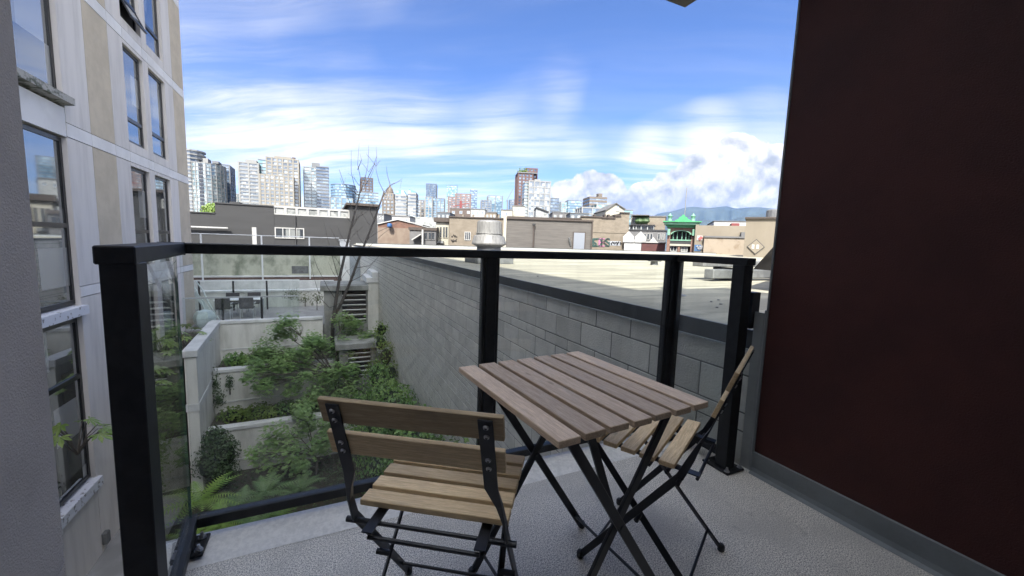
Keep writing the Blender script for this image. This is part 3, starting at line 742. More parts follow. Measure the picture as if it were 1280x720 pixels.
def window(y0, y1, z0, z1, rails=(), open_lower=False, depth=0.075):
    fx = FX - depth
    fw = 0.08
    fr = MB().box(fx - 0.05, fx, y0, y0 + fw, z0, z1).box(fx - 0.05, fx, y1 - fw, y1, z0, z1).box(fx - 0.05, fx, y0 + fw, y1 - fw, z0, z0 + fw).box(fx - 0.05, fx, y0 + fw, y1 - fw, z1 - fw, z1)
    for r in rails: fr.box(fx - 0.05, fx + 0.012, y0 + fw, y1 - fw, r - 0.045, r + 0.045)
    w = wpart(ab, 'window', fr, 'window_frame')
    lv = [z0] + list(rails) + [z1]
    for i in range(len(lv) - 1):
        if open_lower and i == 0: continue
        wpart(w, 'pane', MB().box(fx - 0.03, fx - 0.022, y0 + fw, y1 - fw, lv[i] + 0.045, lv[i + 1] - 0.045), 'window_glass')
    if open_lower:
        # lower sash tipped outwards at the bottom
        zt = lv[1] - 0.05; dz = zt - z0 - 0.06
        A = Vector((fx + 0.02, 0, zt)); Bm = Vector((fx + 0.02 + dz * 0.42, 0, zt - dz * 0.907))
        s = MB()
        for yy in (y0 + fw + 0.02, y1 - fw - 0.02): s.bar((A.x, yy, A.z), (Bm.x, yy, Bm.z), 0.05, 0.035, (1, 0, 0.4))
        s.bar((Bm.x, y0 + fw, Bm.z), (Bm.x, y1 - fw, Bm.z), 0.05, 0.035, (0, 0, 1)); s.bar((A.x, y0 + fw, A.z), (A.x, y1 - fw, A.z), 0.05, 0.035, (0, 0, 1))
        sash = wpart(w, 'open_sash', s, 'window_frame')
        g = MB(); g.bar((A.x, (y0 + y1) / 2, A.z), (Bm.x, (y0 + y1) / 2, Bm.z), y1 - y0 - 2 * fw - 0.04, 0.008, (1, 0, 0.4)); wpart(w, 'open_pane', g, 'window_glass')
        wpart(w, 'dark_opening', MB().box(fx - 0.05, fx - 0.04, y0 + fw, y1 - fw, z0 + fw, zt), 'joint_dark')
    return w
bands = [(-0.26, -0.04), (2.90, 3.17), (5.92, 6.20), (8.95, 9.22), (11.98, 12.25)]
seams = [(11.0, 11.95, 'panel_grey'), (11.95, 13.05, 'panel_tan'), (13.05, 13.85, 'panel_grey'), (16.80, 17.60, 'panel_grey'), (17.60, 18.78, 'panel_tan')]
rows = [(-3.28, -0.26), (-0.04, 2.90), (3.17, 5.92), (6.20, 8.95), (9.22, 11.98)]
for (b0, b1) in bands:
    for (y0, y1) in ((11.0, 11.95), (11.95, 13.05), (13.05, 13.85), (13.85, 15.08), (15.08, 15.48), (15.48, 16.80), (16.80, 17.60), (17.60, 18.78)):
        panel(y0, y1, b0, b1, 'band_grey', name='string_course', proud=0.004)
for r, (a, b) in enumerate(rows):
    for (y0, y1, m) in seams: panel(y0, y1, a, b, m)
    panel(15.08, 15.48, a, b, 'panel_grey', name='pier')
    for (y0, y1) in ((13.85, 15.08), (15.48, 16.80)):
        panel(y0, y1, a, a + 0.24, 'panel_grey', name='spandrel', g=0.004)
        panel(y0, y1, b - 0.10, b, 'panel_grey', name='lintel', g=0.004)
        window(y0 + 0.03, y1 - 0.03, a + 0.24, b - 0.10, (a + 0.86,) if r != 1 else (a + 1.16,), open_lower=(r == 3 and y0 < 14))
# lowest storey of that bay, wall down to the court
for (y0, y1, m) in ((11.0, 13.85, 'panel_grey'), (13.85, 16.8, 'panel_grey'), (16.8, 18.78, 'panel_tan')): panel(y0, y1, -9, -3.28, m)
# bay with the tall windows next to the balcony
for (z0, z1) in ((3.68, 5.86), (6.7, 8.9), (9.7, 11.9)): window(8.7, 10.975, z0, z1, (z1 - 0.18,) if z0 < 4 else ())
for (z0, z1) in ((5.88, 6.68), (8.92, 9.68), (11.92, 12.24)): panel(8.6, 11.0, z0, z1, 'panel_grey')
window(8.7, 10.975, -0.38, 2.86, (1.18,)); window(8.7, 10.975, -4.08, -0.66, (-1.86,))
panel(8.6, 11.0, 2.88, 3.44, 'band_grey', name='string_course')
panel(10.98, 11.0, -4.05, 2.87, 'panel_grey', name='jamb', g=0.001)
panel(10.98, 11.0, 3.64, 5.87, 'panel_grey', name='jamb', g=0.001)
panel(8.6, 11.0, -9, -4.36, 'panel_grey'); panel(8.6, 10.94, -0.64, -0.40, 'panel_grey', t=0.2, proud=-0.10)
panel(-16, 8.58, -9, 13.75, 'panel_grey', g=0.0); panel(8.6, 18.78, 12.26, 13.75, 'panel_grey')
panel(11.0, 11.95, -3.28, -0.26, 'panel_grey', proud=-0.02, name='backing_panel')
lg = wpart(ab, 'ledge', MB().prism_y([(FX - 0.1, 3.46), (FX + 0.16, 3.50), (FX + 0.16, 3.63), (FX - 0.1, 3.66)], 8.5, 11.0), 'mossy_ledge', label='projecting concrete ledge streaked with dark moss')
wpart(ab, 'sill', MB().box(FX - 0.13, FX + 0.09, 8.5, 11.06, -0.60, -0.42), 'peeling_sill', label='white window sill with flaking paint')
wpart(ab, 'sill', MB().box(FX - 0.13, FX + 0.09, 8.5, 11.04, -4.33, -4.13), 'peeling_sill', label='white window sill with flaking paint')
vb = single('wall_vent_box', MB().box(FX + 0.001, FX + 0.10, 10.98, 11.14, -5.72, -5.45), 'curb_metal', 'small dark vent box fixed low on the grey apartment wall', 'vent box', bevel=0.02)  # vent outlet box, it holds no lamp

# ================================================================ courtyard with terraced planters
mat('court_concrete', (0.62, 0.615, 0.575), 0.8, col2=(0.40, 0.395, 0.36), vscale=1.8, stretch=(1.6, 1.6, 0.35), lo=0.38, hi=0.75, bump=0.15, bscale=40)
mat('coping', (0.60, 0.605, 0.595), 0.75, col2=(0.48, 0.49, 0.48), vscale=3)
mat('soil', (0.055, 0.045, 0.032), 0.95, col2=(0.03, 0.035, 0.02), vscale=8, bump=0.9, bscale=30)
mat('paving', (0.24, 0.24, 0.235), 0.85, var=0.15, vscale=2)
struct('courtyard_ground', MB().box(-4.68, 1.97, -6, 17.2, -6.4, -5.9), 'soil')
struct('courtyard_path', MB().box(-4.5, -3.42, -2, 12.9, -6.1, -5.88), 'paving')
struct('terrace_floor', MB().box(-7, 1.97, 17.25, 26, -6, -2.30), 'paving')
def sidex(y): return -3.12 - (y - 12.85) * (0.31 / 4.15)
sw_ = thing('planter_side_wall', 'long pale grey wall stepping back along the planters with a white coping', 'wall', (-3.3, 15, -6))
pl = [(sidex(12.85), 12.85), (sidex(17.1), 17.1), (sidex(17.1) - 0.26, 17.1), (sidex(12.85) - 0.26, 12.85)]
wpart(sw_, 'wall', MB().prism(pl, -6, -2.13), 'court_concrete')
pc = [(sidex(12.8) + 0.035, 12.80), (sidex(17.0) + 0.035, 17.02), (sidex(17.0) - 0.30, 17.02), (sidex(12.8) - 0.30, 12.80)]
wpart(sw_, 'coping', MB().prism(pc, -2.13, -1.95), 'coping', bevel=0.01)
pc2 = [(sidex(12.8) + 0.012, 12.835), (sidex(17.0) + 0.012, 16.99), (sidex(17.0) - 0.1, 16.99), (sidex(12.8) - 0.28, 12.835)]
wpart(sw_, 'band', MB().prism(pc2, -3.62, -3.42), 'coping')
def tier(label, y, zt, zb, x0, x1):
    t = thing('planter_wall', label, 'planter', ((x0 + x1) / 2, y, zb))
    wpart(t, 'wall', MB().box(x0, x1, y, y + 0.22, zb, zt - 0.11), 'court_concrete')
    wpart(t, 'coping', MB().box(x0, x1, y - 0.04, y + 0.24, zt - 0.11, zt), 'coping', bevel=0.008)
    wpart(t, 'ledge', MB().box(x0, x1, y - 0.02, y, zb + 0.38, zb + 0.43), 'coping')
    return t
tier('top planter wall carrying the terrace guard and dining set', 17.02, -1.95, -3.4, -3.7, -0.1)
tier('middle planter wall below the terrace, green plants behind its edge', 15.2, -3.2, -4.7, -3.28, 0.35)
tier('lowest planter wall standing on the courtyard ground behind the ferns', 13.6, -4.5, -5.95, -3.16, 0.9)
struct('planter_soil', MB().box(-3.3, 0.4, 15.42, 17.02, -6, -3.3), 'soil'); struct('planter_soil', MB().box(-3.2, 0.9, 13.82, 15.2, -6, -4.62), 'soil')
struct('planter_soil', MB().box(-4.48, -3.45, 12.9, 17.2, -6, -2.35), 'soil')
# louvred ventilation housings
mat('louvre_white', (0.62, 0.63, 0.62), 0.55); mat('old_concrete', (0.27, 0.275, 0.26), 0.85, col2=(0.16, 0.165, 0.15), vscale=2.5, stretch=(1, 1, 0.5), bump=0.3)
def louvre(label, x0, x1, y, z0, z1, xw0, xw1, depth):
    t = thing('louvred_housing', label, 'vent housing', ((x0 + x1) / 2, y, z0 - 0.4))
    wpart(t, 'wall', MB().box(xw0, x0 - 0.02, y, y + 0.2, z0 - 0.9, z1 + 0.1), 'old_concrete')
    wpart(t, 'wall', MB().box(x0 - 0.02, x1 + 0.02, y, y + 0.2, z0 - 0.9, z0 - 0.02), 'old_concrete')
    wpart(t, 'jamb', MB().box(x1 + 0.02, xw1, y - 0.02, y + 0.25, z0 - 0.9, z1 + 0.1), 'old_concrete')
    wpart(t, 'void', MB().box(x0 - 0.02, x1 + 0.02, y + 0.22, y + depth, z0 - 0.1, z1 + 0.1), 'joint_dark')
    wpart(t, 'roof_slab', MB().box(xw0 - 0.12, xw1 + 0.02, y - 0.14, y + depth, z1 + 0.101, z1 + 0.30), 'old_concrete', bevel=0.012)
    n = 6; p = (z1 - z0) / n
    me = MB().bar((x0 - 0.01, y + 0.04, 0.0), (x1 + 0.01, y + 0.04, 0.0), 0.10, 0.025, (0, 0.5, 0.85)).mesh('louvre_slat')
    for i in range(n):
        o = link('louvre_slat', me, 'louvre_white', t); L = wloc(t); o.location = (-L.x, -L.y, z0 + p * (i + 0.45) - L.z)
    return t
louvre('pale louvred vent housing under a concrete slab beside the terrace', 0.62, 1.48, 16.9, -2.20, -1.02, -0.05, 1.56, 1.9)
louvre('lower louvred vent housing half hidden by maple leaves', 0.70, 1.40, 14.45, -3.70, -2.75, 0.40, 1.60, 1.2)
pi = thing('concrete_pillar', 'weathered concrete pillar with a stepped cap against the block wall', 'pillar', (1.76, 17, -4))
wpart(pi, 'shaft', MB().box(1.565, 1.965, 16.86, 17.4, -4, -0.62), 'court_concrete')
wpart(pi, 'cap', MB().box(1.50, 1.966, 16.80, 18.9, -0.62, -0.42), 'coping', bevel=0.01)
wpart(pi, 'cap', MB().box(1.72, 1.967, 16.84, 18.9, -0.42, -0.20), 'coping', bevel=0.01)
bp_ = thing('concrete_planter_box', 'small concrete planter ledge below the pillar by the block wall', 'planter', (1.7, 14.2, -3))
wpart(bp_, 'box', MB().box(1.60, 1.965, 13.9, 16.8, -4.5, -2.75), 'old_concrete'); wpart(bp_, 'rim', MB().box(1.62, 1.70, 14.0, 16.78, -2.75, -2.62), 'coping'); wpart(bp_, 'rim', MB().box(1.86, 1.962, 14.0, 16.78, -2.75, -2.62), 'coping')

# ================================================================ terrace: guards, dining set, far wall
def glass_guard(label, x0, x1, y, zb, zt, posts, top_m='white_metal'):
    t = thing('terrace_guard', label, 'railing', ((x0 + x1) / 2, y, zb))
    wpart(t, 'top_rail', MB().box(x0, x1, y - 0.025, y + 0.025, zt - 0.05, zt), top_m)
    wpart(t, 'glass_pane', MB().box(x0, x1, y - 0.005, y + 0.005, zb + 0.06, zt - 0.052), 'clear_glass')
    for x in posts: wpart(t, 'post', MB().box(x - 0.035, x + 0.035, y + 0.03, y + 0.09, zb, zt - 0.055), 'black_metal')
    return t
mat('white_metal', (0.62, 0.64, 0.64), 0.4); mat('grey_rail', (0.35, 0.37, 0.37), 0.4)
glass_guard('glass guard with a pale top rail along the terrace edge', -4.45, -0.92, 17.15, -1.95, -1.10, (-3.34, -2.14), 'grey_rail')
glass_guard('glass guard with a white top rail behind the dining table', -5.2, -1.1, 21.5, -2.3, -0.90, (-5.0, -3.75, -2.45), 'white_metal')
dt = thing('dining_table', 'long white outdoor dining table on the terrace', 'table', (-3.27, 20.05, -2.30))
part(dt, 'table_top', MB().box(-0.85, 0.85, -0.42, 0.42, 0.71, 0.75), 'louvre_white', bevel=0.005)
for sx in (-1, 1):
    for sy in (-1, 1): part(dt, 'leg', MB().box(sx * 0.80 - 0.03, sx * 0.80 + 0.03, sy * 0.36 - 0.03, sy * 0.36 + 0.03, 0, 0.71), 'grey_rail')
mat('charcoal_weave', (0.06, 0.06, 0.062), 0.8, var=0.2, vscale=40)
def patio_chair(x, y, rz, label):
    c = thing('patio_chair', label, 'chair', (x, y, -2.30), rz, 'charcoal chairs around the terrace table')
    part(c, 'seat', MB().box(-0.24, 0.24, -0.22, 0.24, 0.42, 0.46), 'charcoal_weave', bevel=0.01)
    part(c, 'backrest', MB().box(-0.25, 0.25, -0.27, -0.23, 0.46, 0.88), 'charcoal_weave', bevel=0.012)
    for sx in (-1, 1):
        for sy in (-1, 1): part(c, 'leg', MB().box(sx * 0.23 - 0.015, sx * 0.23 + 0.015, sy * 0.22 - 0.015, sy * 0.22 + 0.015, 0, 0.42), 'grey_rail')
        part(c, 'armrest', MB().box(sx * 0.26 - 0.02, sx * 0.26 + 0.02, -0.22, 0.2, 0.62, 0.65), 'grey_rail')
    return c
patio_chair(-3.72, 19.45, 0, 'charcoal patio chair on the planter side of the white table, next to the teal tub')
patio_chair(-2.92, 19.45, 0, 'charcoal patio chair on the planter side of the white table, farther from the teal tub')
patio_chair(-3.68, 20.75, math.pi, 'charcoal patio chair behind the white table, towards the apartment building')
patio_chair(-2.88, 20.75, math.pi, 'charcoal patio chair behind the white table, towards the dry shrub')
mat('teal_plastic', (0.46, 0.53, 0.52), 0.4, var=0.15, vscale=4)
hx = thing('pale_teal_tub', 'pale teal faceted plastic tub standing on the terrace by the guard', 'tub', (-4.05, 18.0, -2.3))
hx.scale = (0.8, 0.8, 0.8)
part(hx, 'body', MB().lathe([(0.30, 0.0), (0.42, 0.18), (0.45, 0.42), (0.40, 0.56)], 6), 'teal_plastic')
part(hx, 'lid', MB().lathe([(0.41, 0.561), (0.30, 0.72), (0.08, 0.78)], 6), 'teal_plastic')
lc = thing('folded_lounger', 'folded garden lounger with curved green tubes leaning at the apartment corner', 'lounger', (-4.45, 19.3, -2.3))
for dx in (0, 0.35):
    wpart(lc, 'curved_tube', MB().tube([(-4.85 + dx * 0.6, 19.6, -0.75), (-4.62 + dx * 0.6, 19.5, -1.1), (-4.42 + dx * 0.6, 19.35, -1.6), (-4.20 + dx, 19.2, -2.28)], 0.025, 7), 'teal_plastic')
wpart(lc, 'sling', MB().prism_y([(-4.72, -1.2), (-4.30, -1.95), (-4.12, -1.95), (-4.56, -1.2)], 19.36, 19.40), 'teal_plastic')
# low planter with dry shrubs behind, planter wall at the back of the terrace
mat('white_wall', (0.60, 0.61, 0.60), 0.75, var=0.08, vscale=2)
mat('moss_wall', (0.40, 0.41, 0.33), 0.85, col2=(0.17, 0.19, 0.14), vscale=1.7, stretch=(1, 1, 0.7), lo=0.42, hi=0.7, bump=0.2)
bw = thing('terrace_back_wall', 'low pale wall behind the terrace dining table', 'wall', (-2.5, 22.2, -2.3))
wpart(bw, 'wall', MB().box(-5.5, 0.4, 22.2, 22.5, -2.3, -1.55), 'court_concrete'); wpart(bw, 'coping', MB().box(-5.5, 0.4, 22.15, 22.55, -1.55, -1.47), 'coping')
wpart(bw, 'upper_wall', MB().box(-6.5, 0.45, 24.2, 24.4, -2.3, -1.22), 'coping')
mw = thing('mossy_far_wall', 'long stained wall mottled with green moss behind the terraces', 'wall', (-3, 26, -6))
wpart(mw, 'wall', MB().box(-11, 0.84, 26.0, 26.3, -6, 0.30), 'moss_wall')
mat('dark_brick', (0.13, 0.085, 0.07), 0.85, var=0.25, vscale=12)
wpart(mw, 'brick_plinth', MB().box(-11, 0.84, 25.90, 26.0, -6, -1.18), 'dark_brick')
wpart(mw, 'ledge', MB().box(-11, 0.84, 25.86, 26.0, -1.17, -1.08), 'coping')
wpart(mw, 'dark_vent', MB().box(-1.7, -0.85, 25.97, 26.01, -0.98, -0.55), 'curb_metal')
wp = thing('white_pillar', 'white painted square pillar at the end of the mossy wall', 'pillar', (1.1, 26, -6))
wpart(wp, 'shaft', MB().box(0.85, 1.36, 25.8, 26.3, -6, 0.98), 'white_wall'); wpart(wp, 'cap', MB().box(0.80, 1.41, 25.75, 26.35, 0.98, 1.05), 'coping')
ew = thing('blue_grey_end_wall', 'blue grey rendered wall closing the gap to the block wall', 'wall', (1.7, 26, -6))
mat('blue_render', (0.27, 0.30, 0.33), 0.8, var=0.08, vscale=2)
wpart(ew, 'wall', MB().box(1.37, 1.966, 25.9, 26.2, -6, 0.55), 'blue_render'); wpart(ew, 'coping', MB().box(1.36, 1.966, 25.85, 26.25, 0.55, 0.62), 'coping')
fe = thing('thin_white_fence', 'thin white tube fence standing in front of the mossy wall', 'fence', (-3, 25.6, -2))
wpart(fe, 'rail', MB().tube([(-9, 25.6, 1.12), (0.8, 25.6, 1.12)], 0.022, 6), 'white_metal')
wpart(fe, 'rail', MB().tube([(-9, 25.6, -1.30), (0.8, 25.6, -1.30)], 0.022, 6), 'white_metal')
for x in (-8.5, -5.75, -3.08, -0.76): wpart(fe, 'post', MB().box(x - 0.035, x + 0.035, 25.57, 25.63, -2.3, 1.12), 'white_metal')
for x in (-5.0, -4.4, -3.8): wpart(fe, 'baluster', MB().box(x - 0.015, x + 0.015, 25.58, 25.61, -2.3, -1.31), 'white_metal')
wpart(fe, 'rail', MB().box(-3.0, 0.9, 25.40, 25.5, -1.45, -1.24), 'dark_brick')

# ================================================================ plants
def leaf_fan(mb, c, d, up, s, n=5):
    """palmate leaf: n pointed lobes fanning from the stalk end"""
    side = d.cross(up).normalized()
    for k in range(n):
        a = (k - (n - 1) / 2) * 0.62
        u = (d * math.cos(a) + side * math.sin(a)); L = s * (1.0 - 0.16 * abs(k - (n - 1) / 2))
        w = side * math.cos(a) - d * math.sin(a)
        i = len(mb.v)
        mb.v += [tuple(c), tuple(c + u * L * 0.55 + w * L * 0.15 - up * L * 0.03), tuple(c + u * L - up * L * 0.12), tuple(c + u * L * 0.55 - w * L * 0.15 - up * L * 0.03)]
        mb.f.append((i, i + 1, i + 2, i + 3))
def leaf_quad(mb, c, d, up, s, ar=0.5):
    side = d.cross(up).normalized(); i = len(mb.v)
    mb.v += [tuple(c), tuple(c + d * s * 0.5 + side * s * ar * 0.5 + up * s * 0.06), tuple(c + d * s - up * s * 0.1), tuple(c + d * s * 0.5 - side * s * ar * 0.5 + up * s * 0.06)]
    mb.f.append((i, i + 1, i + 2, i + 3))
def rdir(zlo=-0.4, zhi=0.6):
    a = random.uniform(0, 2 * math.pi); z = random.uniform(zlo, zhi); r = math.sqrt(max(0, 1 - z * z))
    return Vector((math.cos(a) * r, math.sin(a) * r, z))
mat('bark', (0.10, 0.085, 0.07), 0.9, col2=(0.05, 0.045, 0.038), vscale=14, stretch=(1, 1, 0.3), bump=0.5)
mat('bark_bare', (0.055, 0.05, 0.046), 0.85, var=0.25, vscale=10)
mat_leaf('maple_leaf', (0.13, 0.247, 0.0715), (0.312, 0.442, 0.169))
mat_leaf('ivy_leaf', (0.0845, 0.189, 0.052), (0.221, 0.345, 0.0845))
mat_leaf('ivy_bright', (0.0975, 0.176, 0.039), (0.221, 0.299, 0.065))
mat_leaf('bush_leaf', (0.03, 0.065, 0.026), (0.075, 0.125, 0.045), trans=0.2)
mat_leaf('fern_leaf', (0.156, 0.286, 0.0585), (0.312, 0.442, 0.104), vscale=3)
mat_leaf('dark_fern_leaf', (0.104, 0.195, 0.0715), (0.208, 0.312, 0.13), vscale=3)
mat_leaf('fatsia_leaf', (0.16, 0.26, 0.055), (0.28, 0.36, 0.11), vscale=4, rough=0.35)
mat_leaf('dry_leaf', (0.13, 0.15, 0.085), (0.24, 0.25, 0.17))

def maple(label, base, pads, leaf, n, m='maple_leaf', trunk_r=0.06):
    t = thing('maple_tree', label, 'tree', base)
    B = Vector(base); tr = MB()
    fork = B + Vector((0, 0, max(0.5, 0.35 * (max(p[2] for p in pads) - B.z))))
    tr.tube([B, (B + fork) / 2 + Vector((0.05, 0.02, 0)), fork], [trunk_r, trunk_r * 0.8, trunk_r * 0.65], 8)
    cr = MB()
    for (x, y, z, rx, ry, rz) in pads:
        c = Vector((x, y, z)); mid = fork.lerp(c, 0.5) + Vector((random.uniform(-.1, .1), random.uniform(-.1, .1), 0.12))
        tr.tube([fork, mid, c - Vector((0, 0, rz * 0.3))], [trunk_r * 0.5, trunk_r * 0.3, trunk_r * 0.12], 6)
        for k in range(7):
            e = c + Vector((random.uniform(-rx, rx) * .85, random.uniform(-ry, ry) * .85, random.uniform(-.3, .3) * rz))
            tr.tube([mid.lerp(c, 0.4), mid.lerp(e, 0.65) + Vector((0, 0, .04)), e], [trunk_r * 0.16, trunk_r * 0.1, trunk_r * 0.05], 4, cap=False)
        # leaf sprays along several arching twigs, in flat layers
        k = int(n * rx * ry)
        lay = [random.uniform(-1, 1) for _ in range(7)]; tx, ty = random.uniform(-.28, .28), random.uniform(-.28, .28)
        for i in range(k):
            a = random.uniform(0, 2 * math.pi); r = random.random() ** 0.55
            jag = 0.72 + 0.28 * math.sin(a * 5 + x * 7) * math.sin(a * 3 + z * 5)
            zz = random.choice(lay) * rz * 0.8 + random.gauss(0, 0.22) * rz - 0.5 * rz * r * r + (math.cos(a) * tx + math.sin(a) * ty) * r * rx
            p = c + Vector((math.cos(a) * rx * r * jag, math.sin(a) * ry * r * jag, zz))
            d = Vector((math.cos(a + random.uniform(-1.2, 1.2)), math.sin(a + random.uniform(-1.2, 1.2)), random.uniform(-0.55, 0.15))).normalized()
            leaf_fan(cr, p, d, Vector((random.uniform(-.3, .3), random.uniform(-.3, .3), 1)).normalized(), leaf * random.uniform(0.7, 1.25))
    wpart(t, 'trunk', tr, 'bark', fix=False); wpart(t, 'crown', cr, m, fix=False)
    return t
def P(px, py, Y): return aty(px, py, Y)
pads = []
for (px, py, Y, rx, ry, rz) in ((352, 412, 15.6, .75, .6, .22), (395, 425, 15.2, .75, .6, .22), (440, 408, 15.9, .75, .6, .25), (330, 437, 15.0, .60, .6, .22), (372, 447, 14.7, .75, .6, .25),
                            (425, 432, 15.3, .65, .5, .22), (455, 428, 15.0, .55, .5, .2), (405, 470, 14.5, .65, .5, .25), (440, 465, 14.2, .50, .5, .25), (395, 492, 13.9, .55, .5, .2),
                            (340, 462, 14.6, .55, .5, .2), (425, 492, 13.8, .5, .4, .22), (330, 482, 14.0, .42, .4, .18), (475, 415, 15.6, .45, .4, .2), (365, 478, 14.2, .45, .4, .18)):
    p = P(px, py, Y); pads.append((p.x, p.y, p.z, rx * .82, ry * .82, rz * 1.5))
    q = P(px + random.uniform(-24, 24), py + random.uniform(-14, 16), Y - .4); pads.append((q.x, q.y, q.z, rx * .62, ry * .6, rz * 1.3))
maple('spreading green maple with layered sprays above the middle planter', (0.25, 14.6, -4.62), pads, 0.088, 2500)
pads2 = []
for (px, py, Y, rx, ry, rz) in ((350, 540, 12.6, .5, .45, .25), (385, 528, 12.8, .5, .45, .25), (365, 565, 12.3, .48, .45, .25), (400, 550, 12.5, .42, .4, .22), (330, 570, 12.2, .3, .35, .2), (415, 530, 12.9, .4, .4, .2)):
    p = P(px, py, Y); pads2.append((p.x, p.y, p.z, rx, ry, rz * 1.6)); q = P(px + random.uniform(-16, 16), py + random.uniform(-14, 14), Y - .2); pads2.append((q.x, q.y, q.z, rx * .7, ry * .7, rz * 1.2))
maple('small shaded maple growing in front of the lowest planter wall', (-0.35, 12.4, -5.9), pads2, 0.085, 1900, trunk_r=0.04)

# bare tree, its stems rising in front of the far buildings
bt = thing('bare_tree', 'leafless tree with two thin stems rising from behind the maple', 'tree', (0.25, 16.3, -3.4))
tk = MB(); tw = MB()
def stem(pxs, Y, r0, r1):
    pts = [P(a, b, Y) for a, b in pxs]; n = len(pts)
    tk.tube(pts, [r0 + (r1 - r0) * i / (n - 1) for i in range(n)], 7); return pts
def twig(pxs, Y, r0=0.014, r1=0.004):
    pts = [P(a, b, Y + random.uniform(-.25, .25) * (i > 0)) for i, (a, b) in enumerate(pxs)]; n = len(pts)
    tw.tube(pts, [r0 + (r1 - r0) * i / (n - 1) for i in range(n)], 5)
stem([(415, 440), (416, 405), (420, 375), (424, 350), (431, 318), (436, 296), (443, 268), (449, 245)], 16.3, 0.075, 0.028)
stem([(417, 398), (427, 378), (438, 352), (449, 322), (458, 300), (468, 275), (475, 255), (480, 240)], 16.3, 0.06, 0.026)
for t_ in ([(449, 245), (443, 232), (439, 215), (439, 188)], [(449, 245), (451, 225), (447, 205), (449, 178)], [(449, 245), (456, 225), (460, 205), (461, 181)], [(460, 222), (466, 210), (471, 195), (470, 183)],
           [(443, 268), (434, 245), (425, 222)], [(447, 212), (452, 200), (450, 192)], [(480, 240), (474, 228), (470, 212), (471, 196)], [(480, 240), (488, 232), (496, 228), (503, 223)], [(488, 232), (484, 218), (483, 208)],
           [(475, 255), (482, 240), (490, 230), (502, 226), (500, 236)], [(456, 232), (463, 222), (470, 205)], [(424, 350), (418, 330), (410, 300), (405, 278)], [(431, 318), (421, 300), (413, 285)],
           [(449, 322), (460, 310), (478, 293), (500, 276)], [(458, 300), (472, 290), (498, 278)], [(438, 352), (452, 345), (470, 325)], [(420, 375), (410, 360), (397, 335), (388, 310)], [(440, 285), (448, 272), (462, 262), (468, 256)],
           [(427, 378), (412, 385), (400, 372), (392, 345), (388, 325)], [(449, 245), (430, 230), (424, 212)], [(436, 296), (441, 280), (455, 262), (466, 258)], [(445, 335), (462, 332), (476, 318)], [(431, 318), (440, 310), (452, 308)],
           [(468, 275), (462, 262), (460, 240)], [(420, 375), (426, 366), (424, 352)]):
    twig(t_, 16.3)
for (a, b) in ((428, 335), (424, 352), (434, 305), (440, 280), (446, 258), (440, 348), (447, 328), (455, 306), (464, 284), (472, 264), (478, 246), (449, 232), (461, 215), (470, 208)):
    for k in range(3):
        s_ = random.choice((-1, 1)); L = random.uniform(12, 30) * (0.7 if b < 260 else 1.0)
        twig([(a, b), (a + s_ * L * .35, b - L * .5), (a + s_ * L * random.uniform(.4, .9), b - L * random.uniform(.8, 1.2))], 16.3, 0.009, 0.003)
wpart(bt, 'trunk', tk, 'bark_bare', smooth=True); wpart(bt, 'crown', tw, 'bark_bare', fix=False)

def mound(name, label, cat, spheres, n, leaf, m, stem_m='bark', core=1.0, deep=0.55):
    t = thing(name, label, cat, (spheres[0][0], spheres[0][1], spheres[0][2] - spheres[0][3] * 0.8))
    fo = MB(); inner = MB()
    for (x, y, z, r, rz) in spheres:
        k = int(n * 1.5 * r * r)
        for i in range(k):
            d = rdir(-0.5, 1.0); q = 1.02 - deep * random.random() ** 1.6 + 0.10 * math.sin(d.x * 9 + x) * math.sin(d.y * 8 + y)
            p = Vector((x, y, z)) + Vector((d.x * r * q, d.y * r * q, d.z * rz * q))
            nn = (d + rdir(-1, 1) * 0.5).normalized(); tdir = nn.cross(rdir(-1, 1)).normalized()
            tdir = (tdir + Vector((0, 0, -0.4))).normalized()
            leaf_quad(fo, p, tdir, nn, leaf * random.uniform(0.65, 1.3), 0.75)
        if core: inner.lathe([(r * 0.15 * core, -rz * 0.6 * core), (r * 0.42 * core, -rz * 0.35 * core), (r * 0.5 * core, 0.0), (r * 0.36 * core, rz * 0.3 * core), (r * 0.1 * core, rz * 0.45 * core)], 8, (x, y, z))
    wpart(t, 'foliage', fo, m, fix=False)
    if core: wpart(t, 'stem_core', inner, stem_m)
    else: wpart(t, 'stem', MB().tube([(x, y, z - rz), (x, y, z + rz * .3)], [.02, .008], 5), 'bark')
    return t
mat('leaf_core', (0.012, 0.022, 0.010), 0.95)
sp = []
for i in range(13):
    y = 5.2 + i * 0.62; zt = -1.72 - 0.13 * (y - 5.2)
    sp.append((1.50 + random.uniform(-.12, .10) - 0.05 * (i % 3), y, zt - 0.55 + random.uniform(-.1, .1), random.uniform(.42, .58), random.uniform(.5, .65)))
    sp.append((1.15 + random.uniform(-.2, .1), y + 0.2, zt - 1.35, 0.6, 0.7))
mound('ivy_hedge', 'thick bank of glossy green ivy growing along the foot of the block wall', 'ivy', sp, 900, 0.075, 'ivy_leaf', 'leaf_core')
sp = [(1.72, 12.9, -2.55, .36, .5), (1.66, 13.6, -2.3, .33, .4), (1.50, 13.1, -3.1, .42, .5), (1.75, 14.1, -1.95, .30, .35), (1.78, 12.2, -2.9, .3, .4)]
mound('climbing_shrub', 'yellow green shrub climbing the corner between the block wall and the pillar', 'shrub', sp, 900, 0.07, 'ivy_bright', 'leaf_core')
c_ = P(271, 565, 12.9)
